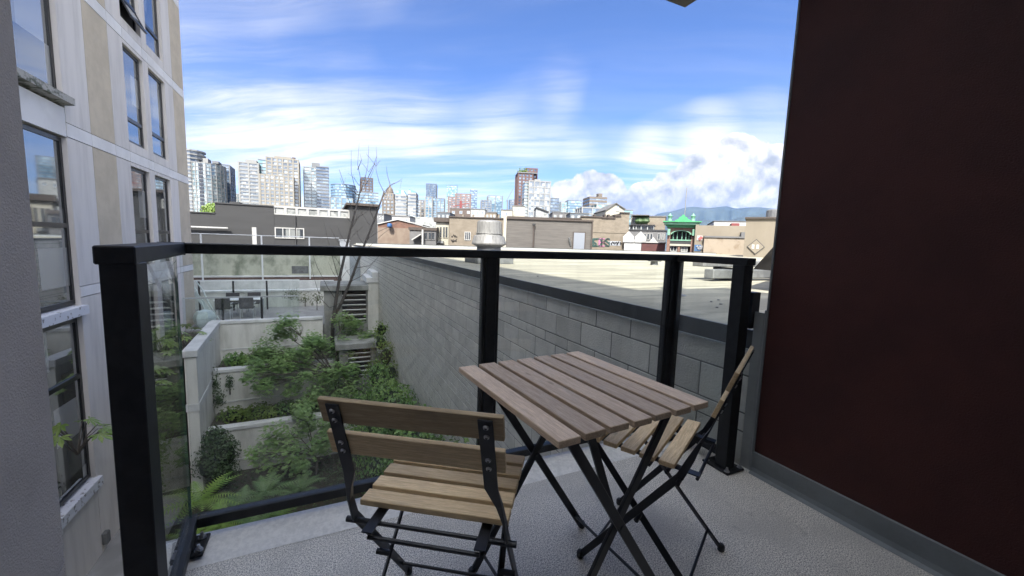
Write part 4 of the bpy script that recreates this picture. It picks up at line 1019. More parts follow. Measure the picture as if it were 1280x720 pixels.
mound('round_bush', 'dense dark bush hanging over the end of the lowest planter wall', 'bush', [(c_.x, 12.9, c_.z + .25, .40, .42), (c_.x + .22, 12.85, c_.z - .05, .36, .5), (c_.x - .18, 12.8, c_.z - .25, .38, .55), (c_.x + .15, 12.75, c_.z - .6, .40, .5), (c_.x - .05, 12.95, c_.z + .5, .24, .25)], 2300, 0.065, 'bush_leaf', 'leaf_core', core=1.2, deep=0.45)
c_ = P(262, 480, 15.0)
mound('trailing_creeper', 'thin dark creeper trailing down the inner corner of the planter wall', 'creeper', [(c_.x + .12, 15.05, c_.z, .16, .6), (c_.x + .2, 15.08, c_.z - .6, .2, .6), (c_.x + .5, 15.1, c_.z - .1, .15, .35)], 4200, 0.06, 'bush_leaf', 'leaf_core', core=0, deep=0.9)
# planting behind the planter edges: each a low clump
for i, (x, y, z, r, m, lab) in enumerate(((-2.8, 16.0, -3.15, .42, 'ivy_leaf', 'low green clump in the middle planter next to the side wall'), (-2.1, 16.2, -3.12, .45, 'ivy_bright', 'bright green clump in the middle planter under the terrace wall'),
        (-1.3, 16.0, -3.15, .42, 'ivy_leaf', 'leafy clump in the middle planter below the maple sprays'), (-2.7, 14.5, -4.5, .40, 'ivy_bright', 'bright fern-like clump in the lowest planter by the side wall'),
        (-2.0, 14.4, -4.48, .45, 'ivy_bright', 'lime green clump in the lowest planter behind its coping'), (-1.2, 14.5, -4.5, .42, 'ivy_leaf', 'green clump in the lowest planter under the maple'),
        (-0.4, 14.4, -4.5, .4, 'ivy_leaf', 'shaded clump in the lowest planter next to the maple trunk'))):
    mound('planter_shrub', lab, 'shrub', [(x, y, z, r, r * 0.7), (x + .3, y - .1, z - .05, r * .8, r * .6)], 1150, 0.085, m, 'leaf_core')
# ferns
def fern(name, base, n, L, m, label, rise=0.7):
    mb = MB(); B = Vector(base)
    for i in range(n):
        az = 2 * math.pi * i / n + random.uniform(-.25, .25); el = random.uniform(0.45, 1.15); l = L * random.uniform(.75, 1.1)
        h = Vector((math.cos(az), math.sin(az), 0)); pts = []
        K = 16
        for k in range(K + 1):
            u = k / K; pts.append(B + h * (l * u * math.cos(el) * (1 + .25 * u)) + Vector((0, 0, l * (math.sin(el) * u - rise * u * u * 0.75))))
        side = Vector((-h.y, h.x, 0))
        for k in range(1, K):
            u = k / K; d = (pts[k + 1] - pts[k - 1]).normalized(); w = l * 0.19 * math.sin(math.pi * (0.12 + 0.88 * u) ** 0.8) + 0.01
            upv = side.cross(d).normalized()
            for s in (-1, 1):
                tdir = (side * s + d * 0.45 - Vector((0, 0, .15))).normalized(); j = len(mb.v); b0 = l / K * 0.34
                mb.v += [tuple(pts[k] - d * b0), tuple(pts[k] + d * b0), tuple(pts[k] + tdir * w + d * b0 * .3)]
                mb.f.append((j, j + 1, j + 2))
    return single(name, mb, m, label, 'fern', origin=tuple(B), fix=False)
spots = [((250, 610), 11.0, 14, 1.05, 'fern_leaf', 'bright green fern rising tallest beside the corner of the glass guard'), ((275, 640), 10.2, 15, .9, 'fern_leaf', 'bright fern just beyond the balcony edge below the round bush'),
         ((300, 620), 10.9, 15, .95, 'dark_fern_leaf', 'dark arching fern next to the bright ferns in the court'), ((330, 605), 11.4, 15, 1.0, 'dark_fern_leaf', 'dark fern in front of the lowest planter wall'),
         ((318, 640), 10.0, 13, .85, 'dark_fern_leaf', 'dark fern close under the balcony edge'), ((350, 630), 10.3, 13, .7, 'fern_leaf', 'small pale fern lying low under the balcony edge'),
         ((375, 600), 11.6, 14, .9, 'dark_fern_leaf', 'dark fern under the small shaded maple'), ((244, 660), 9.7, 13, .9, 'fern_leaf', 'yellow green fern at the foot of the glass corner')]
for (px, py), Y, n, L, m, lab in spots:
    p = P(px, py, Y); fern('sword_fern', (p.x, p.y, max(-5.9, p.z - 0.35)), n, L, m, lab)
# ground cover: nobody could count it
gc = MB()
for i in range(5200):
    x = random.uniform(-3.0, 1.7); y = random.uniform(7.5, 13.5)
    k = 0.5 + 0.5 * math.sin(x * 2.1 + 1) * math.sin(y * 1.7)
    if random.random() > 0.25 + 0.75 * k: continue
    leaf_quad(gc, Vector((x, y, -5.89 + random.random() * 0.22 * k)), rdir(-.3, .5), rdir(.4, 1), random.uniform(.04, .10), .6)
o = link('ground_cover', gc.mesh('ground_cover', fix=False), 'bush_leaf'); o['kind'] = 'stuff'
# broad-leaved plants at the apartment windows
def fatsia(base, n, s, label, spread=0.45, group=None):
    t = thing('fatsia_plant', label, 'plant', base); B = Vector(base); lf = MB(); st = MB()
    for i in range(n):
        d = rdir(0.05, 0.9); e = B + Vector((d.x * spread, d.y * spread, 0.25 + d.z * spread * 1.1))
        st.tube([B, (B + e) / 2 + Vector((0, 0, .08)), e], [0.012, 0.009, 0.006], 5)
        dd = Vector((d.x, d.y, -0.35)).normalized(); up = Vector((d.x * .5, d.y * .5, 1)).normalized()
        leaf_fan(lf, e, dd, up, s * random.uniform(.75, 1.15), 7)
    wpart(t, 'leaf_crown', lf, 'fatsia_leaf', fix=False); wpart(t, 'stem', st, 'bark', fix=False)
    return t
p = P(88, 535, 9.7)
fatsia((-4.22, 9.75, -3.05), 15, 0.30, 'large lobed green leaves of a plant in front of the tall apartment window', .42)
fatsia((-4.0, 13.6, -2.35), 20, 0.30, 'broad leaved plant in the raised bed against the apartment wall', .6)
fatsia((-3.85, 14.9, -2.35), 16, 0.26, 'yellow green broad leaved plant behind the side wall coping', .45)
fatsia((-4.05, 12.6, -2.9), 14, 0.26, 'broad leaved plant at the near end of the raised bed', .45)
mound('dry_shrub', 'greyish wispy shrub in the planter beside the terrace guard', 'shrub', [(-1.45, 22.0, -1.75, .45, .45), (-0.9, 22.0, -1.9, .35, .4)], 700, 0.07, 'dry_leaf', 'leaf_core', core=0, deep=0.9)
mound('potted_shrub', 'grey green shrub on the terrace near the louvred housing', 'shrub', [(-0.35, 20.5, -1.75, .32, .5)], 1200, 0.07, 'dry_leaf', 'leaf_core', core=0, deep=0.9)

# ================================================================ middle distance: low buildings beyond the roof
CG = -9.0
_mark = set()
def grid_on(deg):
    global GRID, _mark
    GRID = rad(deg); _mark = set(COL.objects)
def grid_off():
    """turn everything built since grid_on into its street grid"""
    global GRID
    R_ = Matrix.Rotation(-GRID, 4, 'Z')
    for o in [o for o in COL.objects if o not in _mark and o.parent is None]:
        o.location = R_ @ o.location; o.rotation_euler.z -= GRID
    GRID = 0.0
def X_(px, Y, py=285): return aty(px, py, Y).x
def Z_(py, px, Y): return aty(px, py, Y).z
mat('charcoal_wall', (0.0249, 0.0256, 0.0265), 0.8, col2=(0.0201, 0.0208, 0.0218), vscale=0.8, stretch=(0.4, 1, 2.5), bump=0.2, bscale=20)
mat('charcoal_trim', (0.0223, 0.0229, 0.0242), 0.7)
mat('tan_brick', (0.143, 0.121, 0.0924), 0.85, col2=(0.114, 0.0959, 0.0716), vscale=1.6, stretch=(1, 1, 1.8), bump=0.3, bscale=9)
mat('grey_brick', (0.0785, 0.0727, 0.0657), 0.85, col2=(0.0575, 0.053, 0.048), vscale=1.8, stretch=(0.35, 1, 4.0), bump=0.4, bscale=8, bstretch=(0.4, 1, 4))
mat('red_brick', (0.111, 0.0572, 0.0388), 0.85, col2=(0.0738, 0.0388, 0.0277), vscale=2.2, bump=0.3)
mat('pale_brick', (0.14, 0.109, 0.0828), 0.85, col2=(0.113, 0.0828, 0.063), vscale=1.5, bump=0.3)
mat('cream', (0.263, 0.25, 0.204), 0.75, var=0.06, vscale=1)
mat('beige_render', (0.149, 0.129, 0.0963), 0.8, col2=(0.129, 0.11, 0.0814), vscale=0.5, stretch=(1, 1, 0.3))
mat('peeling_render', (0.2, 0.167, 0.126), 0.85, col2=(0.133, 0.0999, 0.0664), vscale=0.9, stretch=(1, 1, 0.8), lo=0.5, hi=0.68, bump=0.3)
mat('brown_cornice', (0.0369, 0.0277, 0.0222), 0.75); mat('roof_grey', (0.0888, 0.0888, 0.0888), 0.85, var=0.1, vscale=1)
mat('green_paint', (0.0266, 0.194, 0.0768), 0.5, var=0.12, vscale=1.5); mat('green_pale', (0.106, 0.226, 0.157), 0.55, var=0.1, vscale=2)
mat('pink_brick', (0.148, 0.0886, 0.0662), 0.85, col2=(0.114, 0.0662, 0.0498), vscale=2, bump=0.3)
mat('dull_red_roof', (0.0591, 0.0166, 0.0148), 0.7, var=0.15, vscale=1); mat('white_trim', (0.271, 0.271, 0.259), 0.6); mat('steel_door', (0.133, 0.148, 0.17), 0.5)
mat('rust_red', (0.121, 0.0185, 0.0166), 0.6); mat('blue_tarp', (0.0185, 0.07, 0.185), 0.5); mat('paint_teal', (0.00738, 0.0369, 0.0314), 0.6); mat('paint_pink', (0.229, 0.0814, 0.156), 0.6); mat('paint_white', (0.229, 0.24, 0.258), 0.6); mat('paint_black', (0.0111, 0.0111, 0.0129), 0.6); mat('paint_blue', (0.0222, 0.07, 0.156), 0.6); mat('sign_white', (0.277, 0.266, 0.258), 0.6); mat('sign_red', (0.203, 0.0517, 0.048), 0.6)
mat_window('far_glass', (0.03, 0.035, 0.04), 0.18, (0.2, 0.21, 0.2), 1.1, 0.3)

def bld(name, label, x0, x1, y0, y1, z1, m, cornice=None, chh=0.3, cat='building', z0=CG):
    t = thing(name, label, cat, ((x0 + x1) / 2, (y0 + y1) / 2, z0))
    wpart(t, 'wall', MB().box(x0, x1, y0, y1, z0, z1), m)
    if cornice: wpart(t, 'cornice', MB().box(x0 - 0.12, x1 + 0.12, y0 - 0.15, y1 + 0.1, z1, z1 + chh), cornice)
    return t
def win(t, x0, x1, y, z0, z1, frame='white_trim', mull=0, fw=0.09, name='window'):
    f = MB().box(x0 - fw, x0, y - 0.08, y + 0.02, z0 - fw, z1 + fw).box(x1, x1 + fw, y - 0.08, y + 0.02, z0 - fw, z1 + fw).box(x0, x1, y - 0.08, y + 0.02, z0 - fw, z0).box(x0, x1, y - 0.08, y + 0.02, z1, z1 + fw)
    for k in range(mull): xm = x0 + (x1 - x0) * (k + 1) / (mull + 1); f.box(xm - fw * .4, xm + fw * .4, y - 0.07, y + 0.02, z0, z1)
    w = wpart(t, name, f, frame); wpart(w, 'pane', MB().box(x0, x1, y - 0.03, y - 0.01, z0, z1), 'far_glass')
    return w
def pwin(t, Y, a, b, top, bot, **kw):
    """window given by its outline on the front plane of the building"""
    return win(t, X_(a, Y, (top + bot) / 2), X_(b, Y, (top + bot) / 2), Y, Z_(bot, (a + b) / 2, Y), Z_(top, (a + b) / 2, Y), **kw)

# charcoal building behind the court
Y = 40.0
cb = thing('charcoal_building', 'long flat charcoal painted building behind the terraces with a white roof guard', 'building', (-3, 44, CG))
xa, xb, xc, xd, xe = -14.0, X_(270, Y), X_(343, Y), X_(437, Y), X_(471, Y)
wpart(cb, 'wall', MB().box(xa, xb, Y, 52, CG, 2.78), 'charcoal_wall'); wpart(cb, 'wall', MB().box(xb, xc, Y - 0.02, 52, CG, 3.60), 'charcoal_wall')
wpart(cb, 'wall', MB().box(xc, xd, Y, 52, CG, 2.96), 'charcoal_wall'); wpart(cb, 'stair_block', MB().box(xd, xe, Y - 0.4, 50, CG, 4.12), 'charcoal_wall')
wpart(cb, 'capping', MB().box(xa, xb, Y - 0.08, 52, 2.78, 2.86), 'charcoal_trim'); wpart(cb, 'capping', MB().box(xb, xc, Y - 0.1, 52, 3.60, 3.70), 'charcoal_trim'); wpart(cb, 'capping', MB().box(xd - 0.3, xe + 0.15, Y - 0.7, 50, 4.12, 4.32), 'brown_cornice')
wpart(cb, 'hatch', MB().box(xb + 0.9, xb + 1.6, Y + 0.5, 42, 3.7, 3.86), 'charcoal_trim')
gx = [xc + (xd - xc) * i / 7 for i in range(8)]
gg = MB().box(xc, xd, Y + 0.02, Y + 0.10, 2.97, 3.06).box(xc, xd, Y + 0.02, Y + 0.10, 3.56, 3.72)
for x in gx: gg.box(x - 0.09, x + 0.09, Y + 0.03, Y + 0.09, 3.06, 3.56)
g = wpart(cb, 'white_roof_guard', gg, 'white_trim')
mat('dirty_white', (0.222, 0.229, 0.222), 0.6, col2=(0.111, 0.119, 0.114), vscale=1.6, lo=0.5, hi=0.62)
for i in range(7): wpart(g, 'guard_panel', MB().box(gx[i] + 0.12, gx[i + 1] - 0.12, Y + 0.11, Y + 0.14, 3.06, 3.56), 'dirty_white')
w = pwin(cb, Y, 345, 379, 286, 297, frame='white_trim', mull=3)
wpart(cb, 'drain_pipe', MB().tube([(-12, Y - 0.3, 1.62), (X_(286, Y), Y - 0.3, 1.62)], 0.10, 8), 'galvanised')
wpart(cb, 'roof_edge_pipe', MB().tube([(xc + 1.6, Y - 0.06, CG), (xc + 1.6, Y - 0.06, 2.9)], 0.05, 6), 'charcoal_trim')
wpart(cb, 'lantern_post', MB().box(X_(322, Y), X_(327, Y), Y - 3, Y - 2.7, -1, 1.75), 'white_trim')

grid_on(22)
# brick building with a gable
Y = 55.0
gb = thing('gabled_brick_building', 'low brick building with a shallow red gable and pale brick lower wall', 'building', (X_(500, Y), 58, CG))
x0, x1 = X_(472, Y), X_(524, Y); xm = X_(497, Y)
wpart(gb, 'wall', MB().box(x0, x1, Y, 66, CG, Z_(285, 500, Y)), 'pale_brick')
wpart(gb, 'gable', MB().prism_y([(x0, Z_(285, 500, Y)), (x1 + 0.4, Z_(285, 500, Y)), (x1 + 0.4, Z_(282, 500, Y)), (xm, Z_(275, 497, Y)), (x0, Z_(281, 475, Y))], Y + 0.1, 66), 'red_brick')
wpart(gb, 'verge', MB().bar((x0 - .2, Y + 3, Z_(280.5, 475, Y)), (xm, Y + 3, Z_(274.2, 497, Y)), 6.2, 0.12, (0, 0, 1)), 'white_trim')
wpart(gb, 'verge', MB().bar((xm, Y + 3, Z_(274.2, 497, Y)), (x1 + .5, Y + 3, Z_(281.2, 522, Y)), 6.2, 0.12, (0, 0, 1)), 'white_trim')
single('blue_tarp', MB().box(X_(483.5, 54), X_(489, 54), 54, 54.8, Z_(284.5, 486, 54), Z_(279, 486, 54)), 'blue_tarp', 'small bright blue tarpaulin bundle on the brick roof edge', 'tarpaulin', bevel=0.15)
t = bld('grey_shed_row', 'row of small grey sheds with a pale slanted roof next to the cream building', X_(512, 50), X_(545, 50), 50, 54, Z_(288, 530, 50), 'roof_grey', 'brown_cornice', 0.35)
wpart(t, 'slanted_roof', MB().bar((X_(516, 49.6), 49.4, Z_(300, 516, 49.6)), (X_(527, 49.6), 49.4, Z_(293, 527, 49.6)), 1.0, 0.12), 'white_trim')
wpart(t, 'post', MB().box(X_(527.5, 49.5), X_(529.5, 49.5), 49.3, 49.6, CG, Z_(287, 528, 49.5)), 'white_trim')
for a in (531, 536, 540): pwin(t, 50, a, a + 3, 291, 299, frame='roof_grey')
bld('pale_block_building', 'plain pale grey block behind the brick gable', X_(519, 75), X_(546, 75), 75, 86, Z_(271.5, 532, 75), 'dirty_white')
# cream building with dark cornice
Y = 52.0
t = thing('cream_corner_building', 'cream building with three tall dark windows under a heavy brown cornice', 'building', (X_(552, Y), 58, CG))
x0, x1 = X_(545, Y), X_(561, Y)
wpart(t, 'wall', MB().box(x0, x1, Y, 64, CG, Z_(277.5, 553, Y)), 'cream')
wpart(t, 'cornice', MB().box(x0 - 0.25, x1 + 0.05, Y - 0.35, 64, Z_(277.5, 553, Y), Z_(272, 553, Y)), 'brown_cornice')
for a in (546.5, 550, 554, 557.2): pwin(t, Y, a, a + 2.0, 284, 297, frame='cream', fw=0.05)
wpart(t, 'air_unit', MB().box(X_(546, Y), X_(555, Y), Y - 0.6, Y - 0.1, Z_(304, 550, Y), Z_(301, 550, Y)), 'curb_metal')
Y = 50.0
t = thing('tan_plaster_building', 'tan plastered building with one small barred window and scrawled graffiti', 'building', (X_(600, Y), 56, CG))
x0, x1 = X_(561.5, Y), X_(634, Y)
wpart(t, 'wall', MB().box(x0, x1, Y, 62, CG, Z_(272.5, 590, Y)), 'tan_brick')
wpart(t, 'capping', MB().box(x0 - 0.1, x1, Y - 0.15, 62, Z_(272.5, 590, Y), Z_(271, 590, Y)), 'brown_cornice')
for a in (577, 590, 605, 622): wpart(t, 'chimney', MB().box(X_(a, Y), X_(a + 2.2, Y), Y + 0.3, Y + 1.2, Z_(272, a, Y), Z_(268, a, Y)), 'tan_brick')
for a in (571, 592): wpart(t, 'roof_parapet', MB().box(X_(a, Y), X_(a + 9, Y), Y + 0.2, Y + 0.6, Z_(272, a, Y), Z_(270, a, Y)), 'white_trim')
pwin(t, Y, 581.5, 587.5, 290.5, 299.5, frame='white_trim', mull=2, fw=0.08)
def scrawl(t, Y, a, b, top, bot, m, n=9, r=0.05):
    mb = MB()
    for i in range(n):
        px = a + (b - a) * (i + .5) / n; q = [aty(px + random.uniform(-1, 1) * (b - a) / n, random.uniform(top, bot), Y - 0.05) for _ in range(4)]
        mb.tube(q, r, 4)
    return wpart(t, 'graffiti', mb, m)
scrawl(t, Y, 564, 571, 293, 297, 'paint_black', 7, 0.035); scrawl(t, Y, 564, 571, 299, 303, 'paint_black', 6, 0.035)
# grey-brick building with door
Y = 42.0
t = thing('grey_brick_building', 'low grey brick building with a blue steel door and a thin vent pipe', 'building', (X_(690, Y), 48, CG))
x0, x1 = X_(633.5, Y), X_(739.5, Y); zt = Z_(275.5, 690, Y)
wpart(t, 'wall', MB().box(x0, x1, Y, 49.5, CG, zt), 'grey_brick')
wpart(t, 'capping', MB().box(x0 - 0.05, x1 + 0.12, Y - 0.18, 49.6, zt, zt + 0.16), 'brown_cornice')
wpart(t, 'downpipe', MB().box(x1 - 0.02, x1 + 0.12, Y - 0.14, Y - 0.02, CG, zt), 'brown_cornice')
wpart(t, 'corner_board', MB().box(x0 - 0.35, x0 - 0.04, Y - 0.02, Y + 0.3, CG, zt + 0.2), 'cream')
dr = wpart(t, 'door_frame', MB().box(X_(716.5, Y), X_(732.5, Y), Y - 0.10, Y - 0.01, CG, Z_(290, 724, Y)), 'brown_cornice')
wpart(dr, 'door', MB().box(X_(717.5, Y), X_(731, Y), Y - 0.16, Y - 0.101, CG, Z_(291, 724, Y)), 'steel_door')
wpart(t, 'vent_pipe', MB().tube([(X_(667, Y), Y - 0.3, CG), (X_(667, Y), Y - 0.3, Z_(282, 667, Y))], 0.08, 8), 'brown_cornice'); wpart(t, 'vent_cap', MB().lathe([(0.16, 0), (0.16, 0.2)], 8, (X_(667, Y), Y - 0.3, Z_(282, 667, Y))), 'charcoal_trim')
wpart(t, 'lamp_arm', MB().bar((X_(711, Y), Y - 0.3, Z_(297, 711, Y)), (X_(714, Y), Y - 0.1, Z_(307, 713, Y)), 0.12, 0.12), 'curb_metal')
# tan stepped-parapet building with painted wall
Y = 58.0
t = thing('tan_stepped_building', 'tan brick building with stepped brown parapet and bright graffiti low on its wall', 'building', (X_(740, Y), 64, CG))
steps = [(634, 690, 271.5), (690, 726, 272.5), (726, 752, 270.5), (752, 768, 272.0), (768, 775, 269.5), (775, 786, 265.5)]
for i, (a, b, tp) in enumerate(steps):
    x0, x1 = X_(a, Y), X_(b, Y); z = Z_(tp + 1.2, (a + b) / 2, Y)
    wpart(t, 'wall', MB().box(x0, x1, Y + 0.002 * i, 70, CG, z), 'tan_brick'); wpart(t, 'parapet_cap', MB().box(x0 - 0.05, x1 + 0.05, Y - 0.16, Y + 0.5, z, z + 0.17), 'brown_cornice')
wpart(t, 'string_course', MB().box(X_(740, Y), X_(786, Y), Y - 0.06, Y, Z_(291, 760, Y), Z_(290.4, 760, Y)), 'beige_render')
for (ch, px, w_, m) in (('S', 742.5, 1.15, 'paint_teal'), ('O', 746.5, 1.1, 'paint_teal'), ('E', 751.5, 1.2, 'paint_pink'), ('K', 756, 1.15, 'paint_black'), ('S', 759.5, 1.0, 'paint_teal')):
    me = text_mesh(ch, 1.75, 0.02); o = link('graffiti_letter', me, m, t); L = wloc(t); p = aty(px, 303.6, Y - 0.06); o.location = p - L; o.rotation_euler = (rad(90), 0, 0); o.scale = (w_ * 1.1, 1, 1)
o = wpart(t, 'graffiti_patch', MB().box(X_(762, Y), X_(777, Y), Y - 0.03, Y, Z_(307, 770, Y), Z_(301.5, 770, Y)), 'paint_white')
scrawl(t, Y - 0.05, 762, 778, 302, 306, 'paint_black', 10, 0.05)
for a in (744, 757, 762, 770, 779): wpart(t, 'chimney', MB().box(X_(a, Y), X_(a + 2, Y), Y + 1, Y + 2, Z_(272, a, Y), Z_(267.5, a, Y)), 'brown_cornice')
# white gable behind
Y = 75.0
t = thing('white_gabled_loft', 'white plastered loft gable with a dark slot window above the tan parapet', 'building', (X_(767, Y), 80, CG))
wpart(t, 'gable', MB().prism_y([(X_(756, Y), CG), (X_(779, Y), CG), (X_(779, Y), Z_(261.5, 779, Y)), (X_(768, Y), Z_(254.5, 768, Y)), (X_(756, Y), Z_(263, 756, Y))], Y, 84), 'cream')
wpart(t, 'roof', MB().bar((X_(755, Y), Y + 4, Z_(263, 756, Y)), (X_(768, Y), Y + 4, Z_(254, 768, Y)), 8.6, 0.15), 'roof_grey'); wpart(t, 'roof', MB().bar((X_(768, Y), Y + 4, Z_(254, 768, Y)), (X_(780, Y), Y + 4, Z_(261.6, 779, Y)), 8.6, 0.15), 'roof_grey')
pwin(t, Y, 770.5, 773.5, 257.5, 264, frame='cream', fw=0.05)
grid_off(); grid_on(46)
# jumble between the tan building and the green cornice
Y = 80.0
t = bld('tan_loft_block', 'plain tan block with a brown lower half and a roof terrace full of plants', X_(788, Y), X_(831, Y), Y, 92, Z_(271, 815, Y), 'beige_render', 'roof_grey', 0.2)
pwin(t, Y, 790, 796, 272.5, 279); wpart(t, 'brown_side', MB().box(X_(812, Y), X_(830, Y), Y - 0.1, Y, CG, Z_(278, 820, Y)), 'tan_brick')
wpart(t, 'roof_canopy', MB().box(X_(790, Y), X_(811, Y), Y - 2.5, Y - 0.1, Z_(270.5, 800, Y), Z_(269.5, 800, Y)), 'roof_grey')
for a in (799, 806): wpart(t, 'planting', MB().lathe([(0.5, 0), (0.9, .4), (0.7, 1.0), (0.1, 1.4)], 8, (X_(a, Y), Y - 1.2, Z_(280, a, Y))), 'bush_leaf')
Y = 72.0
t = bld('grey_parapet_building', 'grey stone fronted building with paired upper windows', X_(783, Y), X_(833, Y), Y, 79, Z_(288.5, 810, Y), 'roof_grey', 'charcoal_trim', 0.2)
for a in (801, 805, 809, 813, 822.5, 827.5): pwin(t, Y, a, a + 2.4, 292.5, 299, frame='white_trim', fw=0.06)
wpart(t, 'penthouse', MB().box(X_(784, Y), X_(817, Y), Y + 2, 78, 0, Z_(281, 800, Y)), 'far_glass'); wpart(t, 'penthouse_roof', MB().box(X_(783, Y), X_(818, Y), Y + 1.5, 78.5, Z_(281, 800, Y), Z_(280, 800, Y)), 'charcoal_trim')
for a in (785, 790, 793.5, 800, 808, 816): wpart(t, 'penthouse_post', MB().box(X_(a, Y), X_(a + 1.4, Y), Y + 1.8, Y + 1.99, 0, Z_(281, 800, Y)), 'dirty_white')
Y = 60.0
t = bld('white_ornate_front', 'small white ornamental facade with twin gablets and balustrade', X_(781.5, Y), X_(803, Y), Y, 66, Z_(303, 792, Y), 'white_trim')
wpart(t, 'balustrade', MB().box(X_(783, Y), X_(802, Y), Y - 0.1, Y + 0.1, Z_(301, 792, Y), Z_(300.2, 792, Y)), 'white_trim')
for k in range(9): x = X_(784 + 2 * k, Y); wpart(t, 'baluster', MB().lathe([(0.08, 0), (0.12, .2), (0.07, .4)], 6, (x, Y, Z_(303, 792, Y))), 'white_trim')
for a in (786.5, 801.5):
    xx = X_(a, Y); zz = Z_(303, 792, Y); wpart(t, 'gablet', MB().prism_y([(xx - .75, zz), (xx + .75, zz), (xx + .75, zz + .8), (xx, zz + 1.6), (xx - .75, zz + .8)], Y - 0.15, Y + 0.3), 'white_trim')
t = bld('dull_red_shop', 'low shop with a dull red fascia and a white pediment behind it', X_(803.5, Y), X_(833, Y), Y, 66, Z_(303.5, 815, Y), 'dull_red_roof', 'white_trim', 0.14)
wpart(t, 'pediment', MB().prism_y([(X_(812, Y), Z_(303, 815, Y)), (X_(823, Y), Z_(303, 815, Y)), (X_(817.5, Y), Z_(296, 817, Y))], Y + 0.5, Y + 1), 'white_trim')
# green-corniced brick building
Y = 56.0
t = thing('green_cornice_building', 'narrow brick building with a bright green ornamental cornice and arched loggia', 'building', (X_(852, Y), 60, CG))
xl, xr = X_(835, Y), X_(869, Y); zc = Z_(284.5, 852, Y); xm = (xl + xr) / 2
wpart(t, 'wall', MB().box(xl, xr, Y + 1.2, 66, CG, zc), 'pink_brick')
for (a, b) in ((835, 838.8), (865, 869.2)): wpart(t, 'pier', MB().box(X_(a, Y), X_(b, Y), Y, Y + 1.2, CG, zc), 'pink_brick')
z_a = Z_(293, 852, Y); ra = (X_(865, Y) - X_(838.8, Y)) / 2
arch = MB(); K = 14
for k in range(K):
    a0, a1 = math.pi * k / K, math.pi * (k + 1) / K
    q = [(xm + math.cos(a) * r * (ra + .001), z_a + math.sin(a) * r * ra * 0.42) for a, r in ((a0, 1), (a0, .87), (a1, .87), (a1, 1))]
    arch.prism_y(q, Y - 0.12, Y + 0.3)
wpart(t, 'arch_band', arch, 'green_pale')
span = MB()
for k in range(K):
    a0, a1 = math.pi * k / K, math.pi * (k + 1) / K
    span.prism_y([(xm + math.cos(a0) * ra, z_a + math.sin(a0) * ra * 0.42), (xm + math.cos(a0) * ra, zc), (xm + math.cos(a1) * ra, zc), (xm + math.cos(a1) * ra, z_a + math.sin(a1) * ra * 0.42)], Y + 0.02, Y + 1.2)
wpart(t, 'spandrel', span, 'pink_brick')
wpart(t, 'loggia_back', MB().box(xl + 0.3, xr - 0.3, Y + 1.0, Y + 1.19, CG, zc - 0.2), 'joint_dark')
for a in (842, 847, 853, 858, 862): wpart(t, 'loggia_column', MB().box(X_(a, Y), X_(a + 1, Y), Y + 0.5, Y + 0.62, Z_(300, 852, Y), z_a + ra * .3), 'green_pale')
wpart(t, 'balcony_front', MB().box(X_(838.8, Y), X_(865, Y), Y - 0.05, Y + 0.1, Z_(301, 852, Y), Z_(299.5, 852, Y)), 'green_pale'); wpart(t, 'balcony_panel', MB().box(X_(838.8, Y), X_(865, Y), Y + 0.02, Y + 0.08, Z_(305, 852, Y), Z_(301.1, 852, Y)), 'charcoal_wall')
wpart(t, 'pale_band', MB().box(X_(838.8, Y), X_(865, Y), Y - 0.02, Y + 0.3, Z_(307.5, 852, Y), Z_(305.1, 852, Y)), 'cream')
for a in (840.5, 854): win(t, X_(a, Y), X_(a + 7, Y), Y + 0.4, Z_(314, 850, Y), Z_(308.5, 850, Y), frame='white_trim', mull=1, fw=0.08)
wpart(t, 'middle_pier', MB().box(X_(849, Y), X_(852, Y), Y + 0.1, Y + 0.5, CG, Z_(307.6, 850, Y)), 'pink_brick')
for i, (z0, z1, o) in enumerate(((284.5, 282.5, .25), (282.5, 281, .5), (281, 278.2, .9), (278.2, 277.0, 1.15))):
    wpart(t, 'cornice_step', MB().box(xl - o * .55, xr + o * .55, Y - o, Y + 1.5, Z_(z0, 852, Y), Z_(z1, 852, Y)), 'green_paint' if i != 2 else 'green_pale')
zz = Z_(277, 852, Y); prof = [(-2.0, 0), (2.0, 0), (1.7, .35), (1.2, .5), (0.9, .95), (0.45, 1.15), (0.25, 1.5), (0, 1.65), (-0.25, 1.5), (-0.45, 1.15), (-0.9, .95), (-1.2, .5), (-1.7, .35)]
wpart(t, 'crest', MB().prism_y([(xm + .1 + a * .5, zz + b * .52) for a, b in prof], Y - 0.7, Y - 0.3), 'green_paint')
for x in (xl + .15, xr - .35): wpart(t, 'urn', MB().lathe([(0.26, 0), (0.24, .3), (0.16, .34), (0.28, .6), (0.33, .66), (0.18, .76), (0.08, .95), (0.02, 1.0)], 10, (x, Y - 0.4, zz)), 'green_pale')
wpart(t, 'flagpole', MB().tube([(xm + .3, Y + 1, zz), (xm + .3, Y + 1, zz + 4.4)], 0.05, 6), 'galvanised')
for (x, z) in ((xl, zc - .2), (xr - .3, zc - .2)): wpart(t, 'bracket', MB().box(x, x + .3, Y - 0.45, Y + .1, z - .8, z), 'green_pale')
